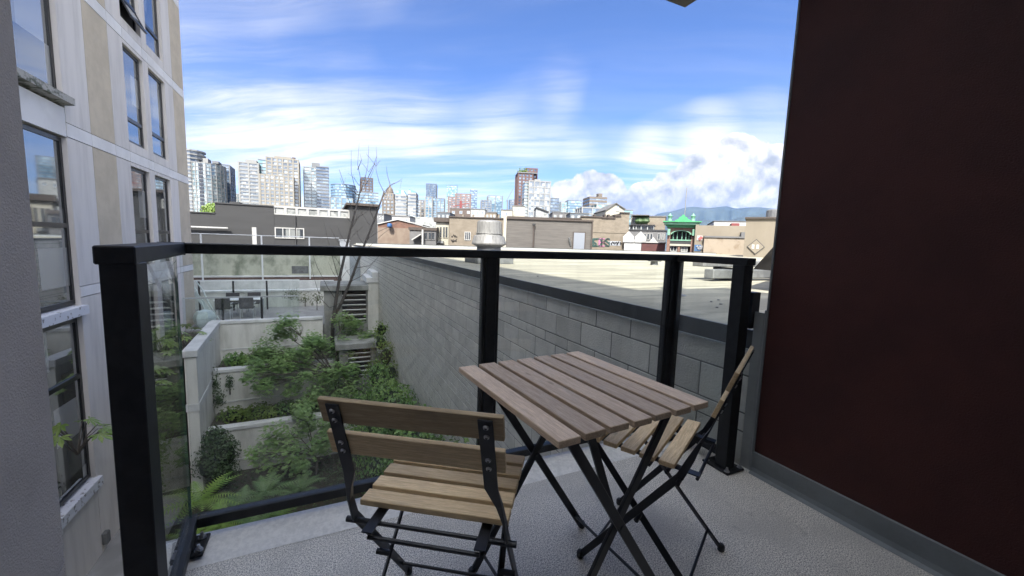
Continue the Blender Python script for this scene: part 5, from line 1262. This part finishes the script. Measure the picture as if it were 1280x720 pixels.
# beige building with peeling wall
Y = 55.0
t = thing('beige_peeling_building', 'beige building with a large peeling orange stained wall panel and two wall pictures', 'building', (X_(902, Y), 60, CG))
wpart(t, 'wall', MB().box(X_(869.5, Y), X_(934, Y), Y, 66, CG, Z_(282, 900, Y)), 'beige_render')
wpart(t, 'wall_step', MB().box(X_(869.6, Y), X_(874, Y), Y + 0.1, 60, Z_(282, 900, Y), Z_(278.5, 872, Y)), 'beige_render')
wpart(t, 'lower_wall', MB().box(X_(881, Y), X_(931, Y), Y - 0.6, Y - 0.01, CG, Z_(297.5, 905, Y)), 'peeling_render')
wpart(t, 'lower_cap', MB().box(X_(880.5, Y), X_(926, Y), Y - 0.75, Y - 0.005, Z_(297.5, 905, Y), Z_(295.5, 905, Y)), 'roof_grey'); wpart(t, 'lower_cap', MB().box(X_(926, Y), X_(931.5, Y), Y - 0.75, Y - 0.006, Z_(297.5, 905, Y), Z_(290.5, 929, Y)), 'roof_grey')
wpart(t, 'pale_poster', MB().box(X_(872, Y), X_(879, Y), Y - 0.08, Y - 0.02, Z_(300.5, 875, Y), Z_(294.5, 875, Y)), 'sign_white'); wpart(t, 'poster_stroke', MB().bar(aty(873.5, 299.5, Y - .1), aty(877.5, 296, Y - .1), 0.05, 0.35), 'sign_red')
wpart(t, 'mural', MB().box(X_(870, Y), X_(878, Y), Y - 0.06, Y - 0.02, Z_(314, 875, Y), Z_(306, 875, Y)), 'paint_blue'); scrawl(t, Y - 0.05, 871, 878, 307, 312, 'paint_white', 6, 0.09)
t2 = bld('white_roof_building', 'long white flat roofed building in front of the mountains', X_(892, 90), X_(936, 90), 90, 104, Z_(277, 914, 90), 'white_trim', 'roof_grey', 0.15)
wpart(t2, 'red_vent', MB().box(X_(914, 88), X_(924, 88), 88, 90.5, Z_(283, 918, 88), Z_(279, 918, 88)), 'rust_red')
grid_off(); grid_on(57)
# tall beige building with the diamond sign
Y = 38.0
t = thing('beige_sign_building', 'plain beige rendered building with a diamond sign and a drum tank on its roof', 'building', (X_(955, Y), 44, CG))
xl = X_(932, Y); wpart(t, 'wall', MB().box(xl, xl + 14, Y, 52, CG, Z_(273.5, 950, Y)), 'beige_render'); wpart(t, 'capping', MB().box(xl - 0.1, xl + 14, Y - 0.2, 52, Z_(273.5, 950, Y), Z_(271.5, 950, Y)), 'brown_cornice')
p = aty(944.7, 308.5, Y - 0.05); s_ = 0.62
ds = wpart(t, 'diamond_sign', MB().prism_y([(p.x - s_, p.z), (p.x, p.z - s_), (p.x + s_, p.z), (p.x, p.z + s_)], Y - 0.08, Y - 0.02), 'charcoal_trim')
wpart(ds, 'sign_face', MB().prism_y([(p.x - s_ * .9, p.z), (p.x, p.z - s_ * .9), (p.x + s_ * .9, p.z), (p.x, p.z + s_ * .9)], Y - 0.10, Y - 0.081), 'beige_render')
for dx in (-0.20, 0.12): wpart(ds, 'sign_mark', MB().box(p.x + dx - 0.08, p.x + dx + 0.10, Y - 0.115, Y - 0.101, p.z - 0.16, p.z + 0.18), 'sign_white')
wpart(t, 'tank', MB().lathe([(1.0, 0), (1.0, .75), (0.9, .82)], 20, (X_(963, Y) + .6, Y + 3, Z_(271.5, 960, Y))), 'galvanised')

grid_off()
# ================================================================ skyline
def mat_tower_glass(n, d, b, r, amount, s=2.4): return mat_window(n, d, r, b, s, amount)
mat_tower_glass('tg_pale', (0.10, 0.14, 0.15), (0.30, 0.33, 0.33), 0.09, .6)
mat_tower_glass('tg_blue', (0.07, 0.13, 0.19), (0.22, 0.31, 0.37), 0.09, .5)
mat_tower_glass('tg_dark', (0.03, 0.05, 0.085), (0.12, 0.16, 0.20), 0.09, .4)
mat_tower_glass('tg_teal', (0.08, 0.17, 0.19), (0.26, 0.37, 0.38), 0.09, .5)
mat_tower_glass('tg_room', (0.06, 0.07, 0.08), (0.24, 0.26, 0.27), 0.09, .5)
for n, c in dict(tw_white=(.62, .63, .61), tw_cream=(.60, .56, .47), tw_grey=(.38, .40, .42), tw_brown=(.22, .16, .13), tw_red=(.25, .13, .11), tw_beige=(.48, .42, .35), tw_pink=(.48, .33, .30), tw_navy=(.08, .10, .15), tw_bluegrey=(.24, .29, .34), tw_stone=(.36, .30, .24)).items(): mat(n, tuple(v * 0.28 for v in c), 0.7, var=0.08, vscale=0.05)

def ring(mb, poly, z0, z1, grow):
    cx = sum(p[0] for p in poly) / len(poly); cy = sum(p[1] for p in poly) / len(poly)
    q = []
    for x, y in poly:
        d = math.hypot(x - cx, y - cy); q.append((cx + (x - cx) * (1 + grow / d), cy + (y - cy) * (1 + grow / d)))
    mb.prism(q, z0, z1)
def tower_mass(t, poly, z0, z1, glass, slab, fl=3.0, sh=0.7, grow=0.4, piers=None, psp=6.0, pw=0.8, cap=True, pgrow=0.45):
    """one vertical mass of a tower: glazed core, a slab edge at each floor, piers on its faces"""
    core = MB().prism(poly, z0, z1); wpart(t, 'glazing', core, glass)
    sl = MB(); z = z1
    zmin = max(z0, CG + 2)
    while z > zmin: ring(sl, poly, z - sh, z, grow); z -= fl
    wpart(t, 'floor_band', sl, slab, stuff=True)
    if piers:
        pr = MB(); n = len(poly)
        for i in range(n):
            a, b = Vector(poly[i]), Vector(poly[(i + 1) % n]); L = (b - a).length
            nrm_ = Vector(((b - a).y, -(b - a).x)).normalized(); k = max(1, int(round(L / psp)))
            for j in range(k + 1):
                c = a.lerp(b, j / k); u = (b - a).normalized()
                pr.prism([tuple(c - u * pw / 2 - nrm_ * .1), tuple(c - u * pw / 2 + nrm_ * pgrow), tuple(c + u * pw / 2 + nrm_ * pgrow), tuple(c + u * pw / 2 - nrm_ * .1)][::-1], z0, z1)
        wpart(t, 'pier_grid', pr, piers, stuff=True)
def rect(x0, x1, y0, y1): return [(x0, y0), (x1, y0), (x1, y1), (x0, y1)]
def sky_tower(label, a, b, top, Y, depth, glass, slab, name='tower_block', **kw):
    x0, x1 = X_(a, Y, 270), X_(b, Y, 270); z1 = Z_(top, (a + b) / 2, Y)
    t = thing(name, label, 'tower', ((x0 + x1) / 2, Y + depth / 2, CG))
    tower_mass(t, rect(x0, x1, Y, Y + depth), CG, z1, glass, slab, **kw)
    return t, x0, x1, z1
def crown(t, a, b, top, bot, Y, d, m, name='roof_house'):
    wpart(t, name, MB().box(X_(a, Y, 270), X_(b, Y, 270), Y + 1, Y + d, Z_(bot, a, Y), Z_(top, a, Y)), m)

Y = 400.0
def ellipse(cx, cy, rx, ry, n=22): return [(cx + rx * math.cos(2 * math.pi * k / n), cy + ry * math.sin(2 * math.pi * k / n)) for k in range(n)]
t = thing('curved_glass_tower', 'pale glass tower with a rounded front and stepped curved balconies', 'tower', (X_(255, Y), Y + 15, CG))
xl, xr = X_(231, Y, 230), X_(277, Y, 230); z1 = Z_(203, 255, Y)
tower_mass(t, ellipse((xl + xr) / 2, Y + 16, (xr - xl) / 2, 16), CG, z1, 'tg_pale', 'tw_white', fl=3.0, sh=0.55, grow=0.35, piers='tw_white', psp=60, pw=.5)
tower_mass(t, ellipse(X_(233, Y, 230), Y + 14, 9.5, 10, 14), CG, Z_(185, 235, Y), 'tg_room', 'tw_white', sh=1.1, grow=1.1)
bal = MB(); z = z1 - 3
while z > 8: bal.box(X_(252, Y), X_(257, Y), Y - 0.7, Y + 3, z, z + 1.9); z -= 3.0
wpart(t, 'recessed_balcony', bal, 'tw_navy', stuff=True)
crown(t, 252, 263, 197, 203, Y + 8, 12, 'tw_white'); crown(t, 268, 276, 201, 204, Y + 8, 12, 'tw_grey')
t, *_ = sky_tower('slim navy glass tower right behind the rounded tower', 278.5, 289.5, 206, 440, 22, 'tg_dark', 'tw_bluegrey', sh=.5, piers='tw_grey', psp=7); crown(t, 279, 288, 205, 207, 441, 12, 'tw_grey')
sky_tower('low pale apartment block between the first two towers', 292, 303, 242, 520, 20, 'tg_pale', 'tw_white', piers='tw_white', psp=5)
t, x0, x1, z1 = sky_tower('white gridded apartment tower with deep balconies', 301, 325, 203, 410, 24, 'tg_room', 'tw_white', sh=1.0, grow=.9, piers='tw_white', psp=7.2, pw=1.1, pgrow=.8)
tower_mass(t, rect(X_(325, 418, 270) + .2, X_(334.5, 418, 270), 416, 432), CG, Z_(200, 330, 418), 'tg_teal', 'tw_grey', sh=.5); crown(t, 309, 323, 199, 204, 411, 14, 'tw_white')
t = thing('cream_apartment_tower', 'broad cream apartment tower with a set back upper half and square windows', 'tower', (X_(353, 390), 405, CG))
tower_mass(t, rect(X_(327, 390), X_(368, 390), 390, 412), CG, Z_(219, 347, 390), 'tg_room', 'tw_cream', sh=1.1, grow=.45, piers='tw_cream', psp=3.6, pw=1.2)
tower_mass(t, rect(X_(336, 396), X_(375, 396), 395, 416), CG, Z_(198, 355, 396), 'tg_room', 'tw_cream', sh=1.0, fl=3.0, grow=.45, piers='tw_cream', psp=4.0, pw=1.1)
crown(t, 345, 366, 194.5, 199, 398, 14, 'tw_cream'); crown(t, 337, 342, 196, 199, 398, 6, 'tw_brown'); crown(t, 367, 371, 196.5, 199, 398, 6, 'tw_brown')
t, *_ = sky_tower('pale blue glass tower with a white lower grid', 381, 399, 209, 420, 22, 'tg_pale', 'tw_white', sh=.6, piers='tw_white', psp=5, pw=.5)
tower_mass(t, rect(X_(396, 424, 240), X_(411, 424, 240), 419, 440), CG, Z_(209, 402, 424), 'tg_dark', 'tw_grey', sh=.9, grow=.7); crown(t, 391, 401, 203, 210, 422, 8, 'tw_grey')
# blue glass office, brown office, far cranes
t = thing('curved_blue_office', 'low broad blue glass office with a curved front and a thin roof crane', 'office', (X_(430, 560), 575, CG))
tower_mass(t, ellipse(X_(431, 560), 585, (X_(447, 560) - X_(415, 560)) / 2, 18), CG, Z_(229, 430, 560), 'tg_blue', 'tw_bluegrey', sh=.9, fl=3.6, grow=.3)
p0 = aty(430, 229, 560); wpart(t, 'roof_crane', MB().bar(p0, aty(424, 212, 560), .5, .5).bar(p0, aty(432, 222, 560), .4, .4), 'tw_grey')
sky_tower('slim brown office tower behind the bare tree', 452.5, 466, 222, 640, 22, 'tg_dark', 'tw_brown', sh=1.4, fl=4, piers='tw_brown', psp=6, pw=1.5)
sky_tower('grey stone office with tall arched bays below the blue office', 413, 441, 247, 470, 20, 'tg_blue', 'tw_white', sh=.6, fl=6, piers='tw_white', psp=5, pw=.8)
sky_tower('wide blue glass office with white floor lines', 446, 473, 240, 520, 24, 'tg_blue', 'tw_grey', sh=1.2, fl=3.4, grow=.3)
grid_on(18)
# domed stone tower
Y = 430.0
t = thing('domed_stone_tower', 'old brown stone tower with balustraded setbacks and a domed top', 'tower', (X_(486, Y), Y + 6, CG))
tower_mass(t, rect(X_(478.5, Y), X_(492.5, Y), Y, Y + 12), CG, Z_(249, 486, Y), 'tg_room', 'tw_stone', sh=1.3, fl=3.6, grow=.5, piers='tw_stone', psp=3.4, pw=1.4)
tower_mass(t, rect(X_(480.5, Y), X_(491, Y), Y + 1.5, Y + 10.5), CG, Z_(241, 486, Y), 'tg_room', 'tw_beige', sh=1.2, fl=3.4, grow=.5, piers='tw_beige', psp=3, pw=1.3)
zz = Z_(241, 486, Y); wpart(t, 'dome', MB().lathe([(3.9, 0), (3.9, 1.8), (3.4, 2.2), (3.0, 4.2), (2.0, 6.0), (1.0, 6.9), (.9, 8.2), (.3, 9.0), (.1, 10.4)], 14, (X_(486, Y), Y + 6, zz)), 'tw_stone')
# white modern office
t, *_ = sky_tower('white office tower of stacked bands with greenish glass shoulders', 494, 508, 243, 400, 22, 'tg_room', 'tw_white', sh=1.7, fl=3.2, grow=.3)
tower_mass(t, rect(X_(510, 396), X_(520, 396), 394, 414), CG, Z_(241, 515, 396), 'tg_room', 'tw_white', sh=1.6, fl=3.2, grow=.3)
wpart(t, 'glass_shoulder', MB().prism_y([(X_(495, 402), Z_(243, 500, 402)), (X_(507, 402), Z_(243, 500, 402)), (X_(504, 402), Z_(237.5, 500, 402)), (X_(497, 402), Z_(237.5, 500, 402))], 402, 415), 'tg_teal'); wpart(t, 'glass_shoulder', MB().prism_y([(X_(510, 398), Z_(241, 515, 398)), (X_(520, 398), Z_(241, 515, 398)), (X_(519, 398), Z_(239, 515, 398)), (X_(511, 398), Z_(236.5, 515, 398))], 398, 410), 'tg_teal')
sky_tower('narrow beige slab tower beside the white office', 521.5, 530.5, 250, 520, 20, 'tg_room', 'tw_beige', piers='tw_beige', psp=4, pw=1.2)
sky_tower('dark slate tower with a slanted top in the distance', 532.5, 545, 229.5, 800, 26, 'tg_dark', 'tw_bluegrey', sh=.8, fl=4, piers='tw_bluegrey', psp=7)
sky_tower('light grey paired tower with blue glass strips', 531.5, 540, 246, 500, 18, 'tg_blue', 'tw_white', piers='tw_white', psp=5.2, pw=1.2)
sky_tower('light blue grey block joined to the paired tower', 541, 555, 247.5, 506, 18, 'tg_blue', 'tw_grey', sh=.7, piers='tw_grey', psp=4)
sky_tower('teal glass tower standing behind the pink block', 558, 571, 231.5, 760, 26, 'tg_teal', 'tw_bluegrey', sh=.7, fl=4)
sky_tower('dusty pink stone block with grouped windows', 569.5, 587.5, 242, 640, 30, 'tg_room', 'tw_pink', sh=1.6, fl=3.6, piers='tw_pink', psp=7, pw=2.6)
sky_tower('lower pink building left of the pink stone block', 560, 569, 246, 600, 20, 'tg_room', 'tw_pink', sh=1.3, piers='tw_pink', psp=5, pw=1.6)
sky_tower('slim deep blue glass tower right of the pink block', 587.5, 596, 237, 700, 22, 'tg_dark', 'tg_blue', sh=1.0, fl=4)
sky_tower('small grey office with white ribs near the vent hood', 601.5, 613.5, 250, 520, 20, 'tg_dark', 'tw_white', sh=.6, piers='tw_grey', psp=4.4, pw=1.0)
sky_tower('square blue glass office with a pale frame', 609.5, 627.5, 244.5, 620, 24, 'tg_blue', 'tw_grey', sh=.6, piers='tw_grey', psp=10, pw=1.2)
# red construction and port clutter
cr = thing('red_harbour_crane', 'small red crane tower among the distant rooftops', 'crane', (X_(575, 480), 480, CG))
wpart(cr, 'mast', MB().box(X_(574, 480), X_(577, 480), 480, 482, CG, Z_(251, 575, 480)), 'rust_red'); wpart(cr, 'jib', MB().bar(aty(566, 258, 481), aty(586, 254, 481), .9, .9), 'rust_red')
cr = thing('grey_lattice_crane', 'thin grey luffing crane rising beside the red brick tower', 'crane', (X_(633.5, 500), 500, CG))
wpart(cr, 'mast', MB().box(X_(632.8, 500), X_(634.2, 500), 500, 501.5, CG, Z_(250, 633, 500)), 'tw_grey'); wpart(cr, 'jib', MB().bar(aty(632.5, 252, 500), aty(641.5, 236, 500), .6, .6), 'tw_grey')
# red brick tower with roof garden, white grid tower
Y = 430.0
t, x0, x1, z1 = sky_tower('tall dark red brick tower with a planted roof terrace', 646.5, 664, 216.5, Y, 22, 'tg_dark', 'tw_red', sh=1.2, fl=3.3, piers='tw_red', psp=4.0, pw=1.6)
tower_mass(t, rect(X_(657, Y + 6, 240), X_(670, Y + 6, 240), Y + 5, Y + 24), CG, Z_(209, 664, Y), 'tg_dark', 'tw_red', sh=1.3, fl=3.3, piers='tw_red', psp=4.4, pw=1.8)
wpart(t, 'terrace_canopy', MB().box(x0 - 1, x1 + 5, Y - 1.2, Y + 20, z1, z1 + .9), 'tw_grey')
gt = MB()
for i in range(260):
    c = Vector((random.uniform(x0, x0 + 9), Y + random.uniform(0, 8), z1 + 1 + abs(random.gauss(0, 2.2)))); leaf_quad(gt, c, rdir(), rdir(.3, 1), random.uniform(1, 1.9), .7)
wpart(t, 'roof_garden', gt, 'ivy_bright', fix=False)
t, x0, x1, z1 = sky_tower('white gridded residential tower in front of the red brick tower', 660, 686.5, 226, 360, 20, 'tg_room', 'tw_white', sh=.9, fl=5.4, grow=.5, piers='tw_white', psp=4.8, pw=.8)
tower_mass(t, rect(X_(653.5, 366), X_(660, 366), 363, 378), CG, Z_(228, 656, 366), 'tg_pale', 'tw_white', sh=.9, fl=2.7, grow=.6); crown(t, 667, 674, 223.5, 226.5, 362, 6, 'tw_white')
sky_tower('dark blue banded office right of the white grid tower', 687.5, 698, 247.5, 450, 20, 'tg_dark', 'tw_bluegrey', sh=.9, fl=3.5)
sky_tower('pale slab of the paired blue glass offices', 701, 709, 252, 560, 20, 'tg_teal', 'tw_white', sh=.8, piers='tw_white', psp=6); sky_tower('taller blue glass slab of the paired offices', 709.5, 726, 250.5, 556, 22, 'tg_blue', 'tw_bluegrey', sh=.7, fl=3.6)
t, *_ = sky_tower('brown concrete tower with a small roof house', 736, 757.5, 246, 420, 24, 'tg_dark', 'tw_stone', sh=2.0, fl=3.6, grow=.4); crown(t, 747, 752, 241.5, 246, 424, 8, 'tw_stone')
sky_tower('low grey office with a dark window strip in front of the brown tower', 727.5, 752, 259, 260, 16, 'tg_dark', 'tw_white', sh=.8, fl=4, piers='tw_white', psp=6, pw=.6)
sky_tower('pale teal apartment block behind the white loft gable', 745.5, 765, 255, 300, 14, 'tg_teal', 'tw_white', sh=.7, piers='tw_white', psp=6)
sky_tower('small blue glass block behind the tan parapet', 778, 790.5, 262, 280, 14, 'tg_teal', 'tw_grey', sh=.6)
sky_tower('small far office left of the red brick tower', 637, 646, 249.5, 640, 18, 'tg_dark', 'tw_grey', sh=.8)
grid_off(); grid_on(25)
# low rooftops just above the tan parapets
for (a, b, tp, Y, m, lab) in ((588, 606, 262, 150, 'dirty_white', 'low white block with roof tanks behind the tan plaster building'), (607, 620, 266, 120, 'tan_brick', 'low tan block beside the vent hood'), (640, 655, 258, 140, 'cream', 'pale yellow block with a stepped roof below the red brick tower'),
        (626, 640, 263, 130, 'cream', 'small yellow block with dark attic windows'), (690, 712, 266, 150, 'roof_grey', 'low grey roof block below the blue offices'), (712, 735, 267, 140, 'tw_bluegrey', 'blue grey low block with flat roof'),
        (546, 562, 266, 160, 'tw_bluegrey', 'low blue grey block behind the cream corner building'), (470, 480, 268, 120, 'tw_grey', 'low grey block beside the stair block'), (490, 512, 271, 110, 'white_trim', 'low white roofed block behind the brick gable'), (562, 590, 261, 200, 'tw_brown', 'dark low block with red construction parts behind the tan plaster building')):
    t = bld('low_rooftop_block', lab, X_(a, Y), X_(b, Y), Y, Y + 14, Z_(tp, (a + b) / 2, Y), m, 'roof_grey', 0.3)
    for k in range(3): q = a + (b - a) * (k + .35) / 3; pwin(t, Y, q, q + (b - a) / 9, tp + 3, tp + 6, fw=0.12)
    c = a + (b - a) * random.uniform(.2, .6); wpart(t, 'roof_house', MB().box(X_(c, Y), X_(c + (b - a) * .25, Y), Y + 3, Y + 7, Z_(tp, c, Y), Z_(tp - 2.2, c, Y)), 'tw_grey')
t = bld('white_attic_building', 'small white building with a dark sloped roof below the white grid tower', X_(669, 90), X_(684, 90), 90, 98, Z_(264, 676, 90), 'dirty_white'); wpart(t, 'roof', MB().bar((X_(669, 90), 94, Z_(259, 669, 90)), (X_(685, 90), 94, Z_(265, 684, 90)), 8.6, .25), 'charcoal_trim'); wpart(t, 'gable', MB().prism_y([(X_(669.5, 90), Z_(264, 676, 90)), (X_(683.5, 90), Z_(264, 676, 90)), (X_(669.5, 90), Z_(259.3, 669, 90))], 90.05, 97.9), 'dirty_white')
grid_off()
# little street tree glimpsed behind the charcoal building
mound('street_tree', 'light green treetop showing above the charcoal roof', 'tree', [(X_(265, 60), 60, Z_(266, 265, 60), 1.1, 1.2), (X_(268, 60), 60.5, Z_(263, 268, 60), .8, 1.0)], 300, .3, 'ivy_bright', 'leaf_core')

# ================================================================ mountains
def mat_forest():
    m = mat('forest', (0.022, 0.036, 0.034), 0.9, col2=(0.035, 0.05, 0.045), vscale=0.0012, detail=8); return m
mat_forest()
def ridge(name, D, prof, depth, seed):
    rnd_ = random.Random(seed); mb = MB(); n = len(prof); K = 7
    # smooth profile over azimuth with small spurs, falling forwards and backwards to the plain
    for j in range(K):
        u = j / (K - 1)
        for i in range(n):
            az, h = prof[i]; r = D + (u - 0.55) * depth * (1 + .15 * math.sin(i * 1.7))
            hh = h * (math.sin(math.pi * min(1, u * 0.9 + .05)) ** 1.3) * (1 + (.05 * math.sin(i * 0.9 + j * 1.3) + rnd_.uniform(-.015, .015)) * (j != 3)) if 0 < j < K - 1 else -10
            mb.v.append((math.sin(rad(az)) * r, math.cos(rad(az)) * r, hh))
    for j in range(K - 1):
        for i in range(n - 1): mb.f.append((j * n + i, j * n + i + 1, (j + 1) * n + i + 1, (j + 1) * n + i))
    return struct(name, mb, 'forest', smooth=True)
def azel(px, py):
    r = ray(px, py); return math.degrees(math.atan2(r.x, r.y)), math.degrees(math.atan2(r.z, math.hypot(r.x, r.y)))
def prof_from(pts, D):
    q = [azel(*p) for p in pts]; out = []
    for i in range(len(q) - 1):
        for k in range(4):
            f = k / 4; f2 = f * f * (3 - 2 * f); out.append((q[i][0] + (q[i + 1][0] - q[i][0]) * f, D * math.tan(rad(q[i][1] + (q[i + 1][1] - q[i][1]) * f2))))
    out.append((q[-1][0], D * math.tan(rad(q[-1][1])))); return out
ridge('mountains', 11000, prof_from([(700, 300), (760, 290), (800, 277), (830, 266), (865, 259), (885, 260.5), (908, 258.5), (920, 261), (945, 259.5), (975, 262), (1020, 255), (1080, 258), (1150, 268), (1250, 262), (1400, 270), (1700, 285), (2000, 300)], 11000), 2600, 3)
ridge('mountains', 8200, prof_from([(760, 301), (810, 289), (850, 280), (880, 275), (905, 277), (935, 270), (975, 266), (1030, 272), (1100, 268), (1200, 282), (1500, 285), (1900, 305)], 8200), 2200, 9)
# ================================================================ haze: the air between here and the mountains
hz = MB().box(-2500, 14500, -3500, 12500, -11, 1500)
hm = bpy.data.materials.new('haze_air'); hm.use_nodes = True
ht = hm.node_tree; ht.nodes.clear()
pv = ht.nodes.new('ShaderNodeVolumePrincipled'); pv.inputs['Color'].default_value = (0.20, 0.42, 1.0, 1); pv.inputs['Density'].default_value = 1.8e-5; pv.inputs['Anisotropy'].default_value = 0.0
ho = ht.nodes.new('ShaderNodeOutputMaterial'); ht.links.new(pv.outputs[0], ho.inputs['Volume'])
MATS['haze_air'] = hm
hzo = struct('haze', hz, 'haze_air', kind='stuff')
